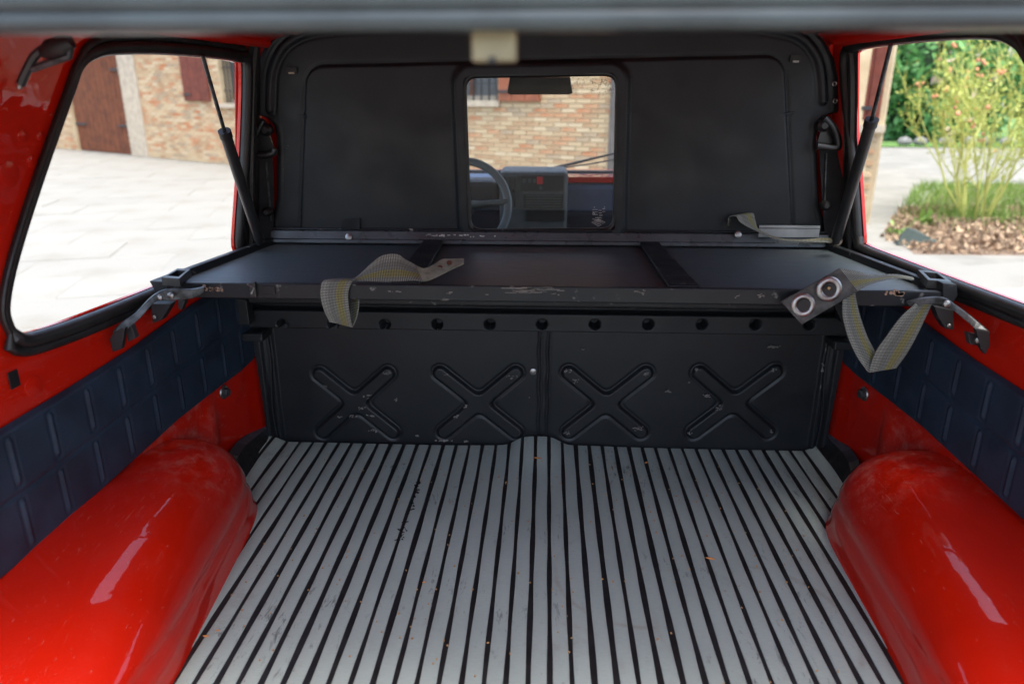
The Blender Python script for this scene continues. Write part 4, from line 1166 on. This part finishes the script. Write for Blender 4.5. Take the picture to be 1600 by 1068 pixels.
base = grid('mat_base', 90, 50, lambda u, v: Vector((-.66 + 1.32 * u, -.02 + v * (yend(-.66 + 1.32 * u) + .02), -.0015 + matz(-.66 + 1.32 * u, -.02 + v * (yend(-.66 + 1.32 * u) + .02)))), MATB, mat)
x = -.504 - 5 * .0307
rs = random.Random(8)
wl_ = rs.uniform(.0035, .0055)
edges = []
k = 0
while x < .655:
    edges.append((x, rs.choice([.0036, .0042, .0046, .0049, .0038]))); x += .0307 + rs.uniform(-.0006, .0006)
for (xa, wa), (xb, wb) in zip(edges, edges[1:]):
    x0, x1 = xa + wa, xb - wb; n = 56; y0 = -.02; vs = []; fs = []
    rag = .78 + rs.random() * .5
    for j in range(n + 1):
        t = j / n; wob = .0006 * math.sin(j * .8 + x0 * 90)
        for q, (fx, fz) in enumerate(((0, -.0022), (0, -.0003), (.03, 0), (.5, 0), (.97, 0), (1, -.0003), (1, -.0022))):
            xx = x0 + (x1 - x0) * fx + wob; ye = yend((x0 + x1) / 2) - .004; y = y0 + (ye - y0) * t
            vs.append((xx, y, matz(xx, y) + fz))
    for j in range(n):
        for q in range(6): a = j * 7 + q; fs.append((a, a + 1, a + 8, a + 7))
    link('strip', mesh('strip', vs, fs, True, STRIP), mat)
# torn and flaking groove left of the centre, raised crumbs
b = MB()
ta, tb = at(655, 752, z=0), at(622, 845, z=0)
gx = min((e[0] for e in edges), key=lambda q: abs(q - (ta.x + tb.x) / 2)); ta.x = tb.x = gx + .003
for k in range(70):
    t = rs.random(); p = ta.lerp(tb, t); p += Vector((rs.gauss(0, .0032), 0, .0003)); M = Matrix.Rotation(rs.uniform(0, 3.1), 3, 'Z'); b.box(p, (rs.uniform(.0007, .0035), rs.uniform(.0005, .0018), .0008), M)
b.build('torn_flakes', MATB, mat, kind='stuff')

# chips on the mat
CH = [(840, 722, .011, 'orange wood chip near the raised centre of the mat end'), (1010, 724, .005, 'tiny orange chip near the back of the mat, right of centre'), (1110, 873, .010, 'orange wood chip alone on the right half of the mat'),
      (322, 995, .006, 'crumb of wood beside the left wheel arch at the bottom'), (341, 986, .004, 'smaller crumb right beside the one at the left wheel arch'), (663, 910, .004, 'small yellow crumb on the left half of the mat')]
for px, py, r0, lab in CH:
    c = at(px, py, z=.0); c.z = matz(c.x, c.y) + .0015
    M = Matrix.Rotation(rs.uniform(-.3, .3), 3, 'Z'); b = MB()
    b.add([c + M @ Vector(q) for q in ((-r0, 0, 0), (-r0 * .3, -r0 * .35, 0), (r0, -r0 * .15, 0), (r0 * .5, r0 * .3, 0), (-r0 * .5, r0 * .25, 0), (0, 0, .002))], [(0, 1, 5), (1, 2, 5), (2, 3, 5), (3, 4, 5), (4, 0, 5), (4, 3, 2, 1, 0)])
    b.build('wood_chip', CHIPM, label=lab, cat='wood chip')
b = MB()
for k in range(170):
    x = rs.uniform(-.5, .5); y = rs.uniform(.8, 1.45); b.box((x, y, matz(x, y) + .0012), (rs.uniform(.0006, .0014), rs.uniform(.0006, .0016), .0008), Matrix.Rotation(rs.uniform(0, 3), 3, 'Z'))
b.build('crumbs', simple('sawdust', (.45, .25, .10), .8), label='tiny sawdust crumbs scattered over the striped mat', cat='crumbs', kind='stuff')


# ================================================================= STRAPS
def ribbon(name, A, B, mat_, parent=None, n=8, th=.0016, flip=False):
    A = smooth_path(A, n); B = smooth_path(B, n); m = len(A); L = [0.]
    for i in range(1, m): L.append(L[-1] + ((A[i] + B[i]) / 2 - (A[i - 1] + B[i - 1]) / 2).length)
    K = 4; top = [[A[i].lerp(B[i], k / K) for k in range(K + 1)] for i in range(m)]
    nr = []
    for i in range(m):
        t = (A[min(i + 1, m - 1)] + B[min(i + 1, m - 1)]) - (A[max(i - 1, 0)] + B[max(i - 1, 0)]); q = t.cross(B[i] - A[i]); nr.append(q.normalized() * th / 2 if q.length > 1e-9 else Vector((0, 0, th / 2)))
    v = []; uvs = []
    for i in range(m):
        for k in range(K + 1): v.append(top[i][k] + nr[i]); uvs.append((k / K if not flip else 1 - k / K, L[i]))
    for i in range(m):
        for k in range(K + 1): v.append(top[i][k] - nr[i]); uvs.append((k / K if not flip else 1 - k / K, L[i]))
    N = m * (K + 1); f = []
    for i in range(m - 1):
        for k in range(K):
            a = i * (K + 1) + k; f.append((a, a + 1, a + K + 2, a + K + 1)); f.append((N + a + K + 1, N + a + K + 2, N + a + 1, N + a))
        for k in (0, K): a = i * (K + 1) + k; f.append((a, a + K + 1, N + a + K + 1, N + a))
    for i in (0, m - 1):
        for k in range(K): a = i * (K + 1) + k; f.append((a, a + 1, N + a + 1, N + a))
    me = mesh(name, v, f, True, mat_); uvl = me.uv_layers.new(name='UVMap')
    for lp in me.loops: uvl.data[lp.index].uv = uvs[lp.vertex_index]
    o = link(name, me, parent); fix(o)
    try: o.data.set_sharp_from_angle(angle=R(50))
    except Exception: pass
    return o


def z8(x, y, d=None, z=None): return at(480 + x * .175, 370 + y * .175, y=d, z=z)
def z7(x, y, d): return at(1200 + x * .225, 400 + y * .225, y=d)


sA = thing('webbing_strap', at(560, 440, z=ZS), 'grey and yellow webbing strap draped over the shelf front, ragged end with two rusty holes', 'strap')
yl = YF - .007
# part hanging over the lip, then curling back underneath
ribbon('webbing', [z8(430, 380, YF + .02), z8(300, 372, YF + .012), z8(150, 392, yl), z8(122, 460, yl - .004), z8(122, 540, yl - .006), z8(150, 650, yl - .004), z8(200, 755, yl + .004)],
       [z8(445, 384, YF + .016), z8(425, 384, YF + .004), z8(405, 396, yl), z8(372, 470, yl - .003), z8(366, 560, yl - .004), z8(382, 690, yl - .002), z8(402, 803, yl + .004)], WEB, sA)
ribbon('webbing', [z8(385, 800, yl + .004), z8(392, 700, yl + .03), z8(390, 610, yl + .04), z8(395, 540, yl + .045)],
       [z8(405, 805, yl + .004), z8(440, 720, yl + .012), z8(460, 620, yl + .015), z8(458, 535, yl + .02)], WEB, sA)
yt = YF + .012
ribbon('webbing', [z8(390, 396, yt + .000), z8(440, 396, yt + .002), z8(560, 397, yt + .004), z8(700, 402, yt + .004), z8(820, 402, yt + .006), z8(930, 390, yt + .010), z8(1030, 396, yt + .012)],
       [z8(400, 384, yt + .010), z8(470, 335, yt + .016), z8(570, 240, yt + .022), z8(670, 168, yt + .03), z8(800, 155, yt + .035), z8(880, 205, yt + .04), z8(960, 246, yt + .05)], WEB, sA, flip=True)
ribbon('frayed_end', [z8(1015, 396, yt + .012), z8(1080, 390, yt + .014), z8(1180, 345, yt + .03), z8(1290, 290, yt + .045), z8(1350, 262, yt + .055), z8(1398, 240, yt + .06)],
       [z8(940, 240, yt + .05), z8(1040, 282, yt + .045), z8(1130, 250, yt + .055), z8(1205, 202, yt + .075), z8(1300, 198, yt + .078), z8(1400, 195, yt + .08)], TAN, sA)
for q in ((1185, 270), (1268, 229)):
    c = z8(*q, yt + .05); b = MB(); nn_ = Vector((0, -.6, .8)); b.disc(c - nn_ * .001, nn_, .0048, .0012, 16).build('rusty_hole', simple('rusty_hole', (.085, .028, .014), .9), sA); break_ = 0

sB = thing('webbing_strap', at(1300, 470, y=YF), 'webbing strap with two metal eyelets, hanging in a loop from the right shelf corner', 'strap')
yb = YF - .022
q = [z7(90, 315, yb - .006), z7(235, 475, yb - .008), z7(640, 238, yb), z7(500, 85, yb + .004)]
MB().prism(q, (0, .003, 0)).build('end_tab', LEATH, sB, bevel=.0008)
for px, py, ro in ((245, 340, .0195), (425, 230, .0205)):
    c = z7(px, py, yb - .006); e = MB().ring(c, (0, 1, -.1), .0098, ro, .0028, 36).build('eyelet', STEEL, sB, True)
    o = MB().disc(c + Vector((0, -.0015, 0)), (0, -1, 0), .0105, .0012, 24).build('eyelet_hole', DARK, None); o.parent = e
c = z7(420, 222, yb - .010); o = MB().disc(c, (-.3, -1, .2), .0032, .006, 10, .4).build('brass_stud', simple('brass_stud', (.25, .15, .06), .4, .6), None, True); o.parent = e
ribbon('webbing', [z7(500, 85, yb + .005), z7(620, 105, yb + .012), z7(740, 130, yb + .03), z7(880, 128, YF + .02), z7(1010, 150, YF + .035)],
       [z7(620, 240, yb), z7(690, 205, yb + .005), z7(790, 170, yb + .012), z7(900, 152, yb + .022), z7(1015, 166, YF + .004)], WEB, sB)
ribbon('webbing', [z7(518, 240, yb + .01), z7(518, 300, yb + .008), z7(520, 420, yb + .006), z7(556, 560, yb + .004), z7(620, 700, yb + .002), z7(695, 804, yb)],
       [z7(605, 240, yb + .012), z7(610, 295, yb + .012), z7(640, 420, yb + .012), z7(690, 560, yb + .012), z7(745, 665, yb + .012), z7(790, 760, yb + .010)], WEB, sB)
ribbon('webbing', [z7(700, 806, yb - .001), z7(745, 670, yb - .003), z7(830, 545, yb - .004), z7(920, 425, yb - .004), z7(1005, 345, yb - .002), z7(1030, 310, yb)],
       [z7(888, 776, yb + .012), z7(965, 670, yb + .008), z7(1040, 535, yb + .004), z7(1090, 430, yb + .002), z7(1130, 345, yb), z7(1150, 300, yb)], WEB, sB)


def z5(x, y, d): return at(1120 + x * .1875, 320 + y * .1875, y=d)


sC = thing('webbing_strap', at(1200, 372, y=YR), 'thin grey yellow webbing strap curled over the back rail of the shelf', 'strap')
ribbon('webbing', [z5(92, 172, YR - .004), z5(96, 130, YR - .012), z5(108, 97, YR - .018), z5(160, 96, YR - .02), z5(200, 150, YR - .024), z5(330, 218, YR - .026), z5(500, 286, YR - .03), z5(700, 305, YR - .03), z5(880, 312, YR - .03), z5(960, 318, YR - .03)],
       [z5(100, 172, YR + .0), z5(110, 130, YR - .006), z5(122, 95, YR + .004), z5(290, 68, YR + .0), z5(320, 130, YR - .008), z5(355, 210, YR - .016), z5(510, 275, YR - .02), z5(700, 292, YR - .02), z5(880, 276, YR - .02), z5(960, 278, YR - .02)], WEB, sC)
MB().disc(z5(1000, 300, YR - .035), (0, -1, .4), .010, .008, 14, .6).build('end_cap', STONE, sC, True)
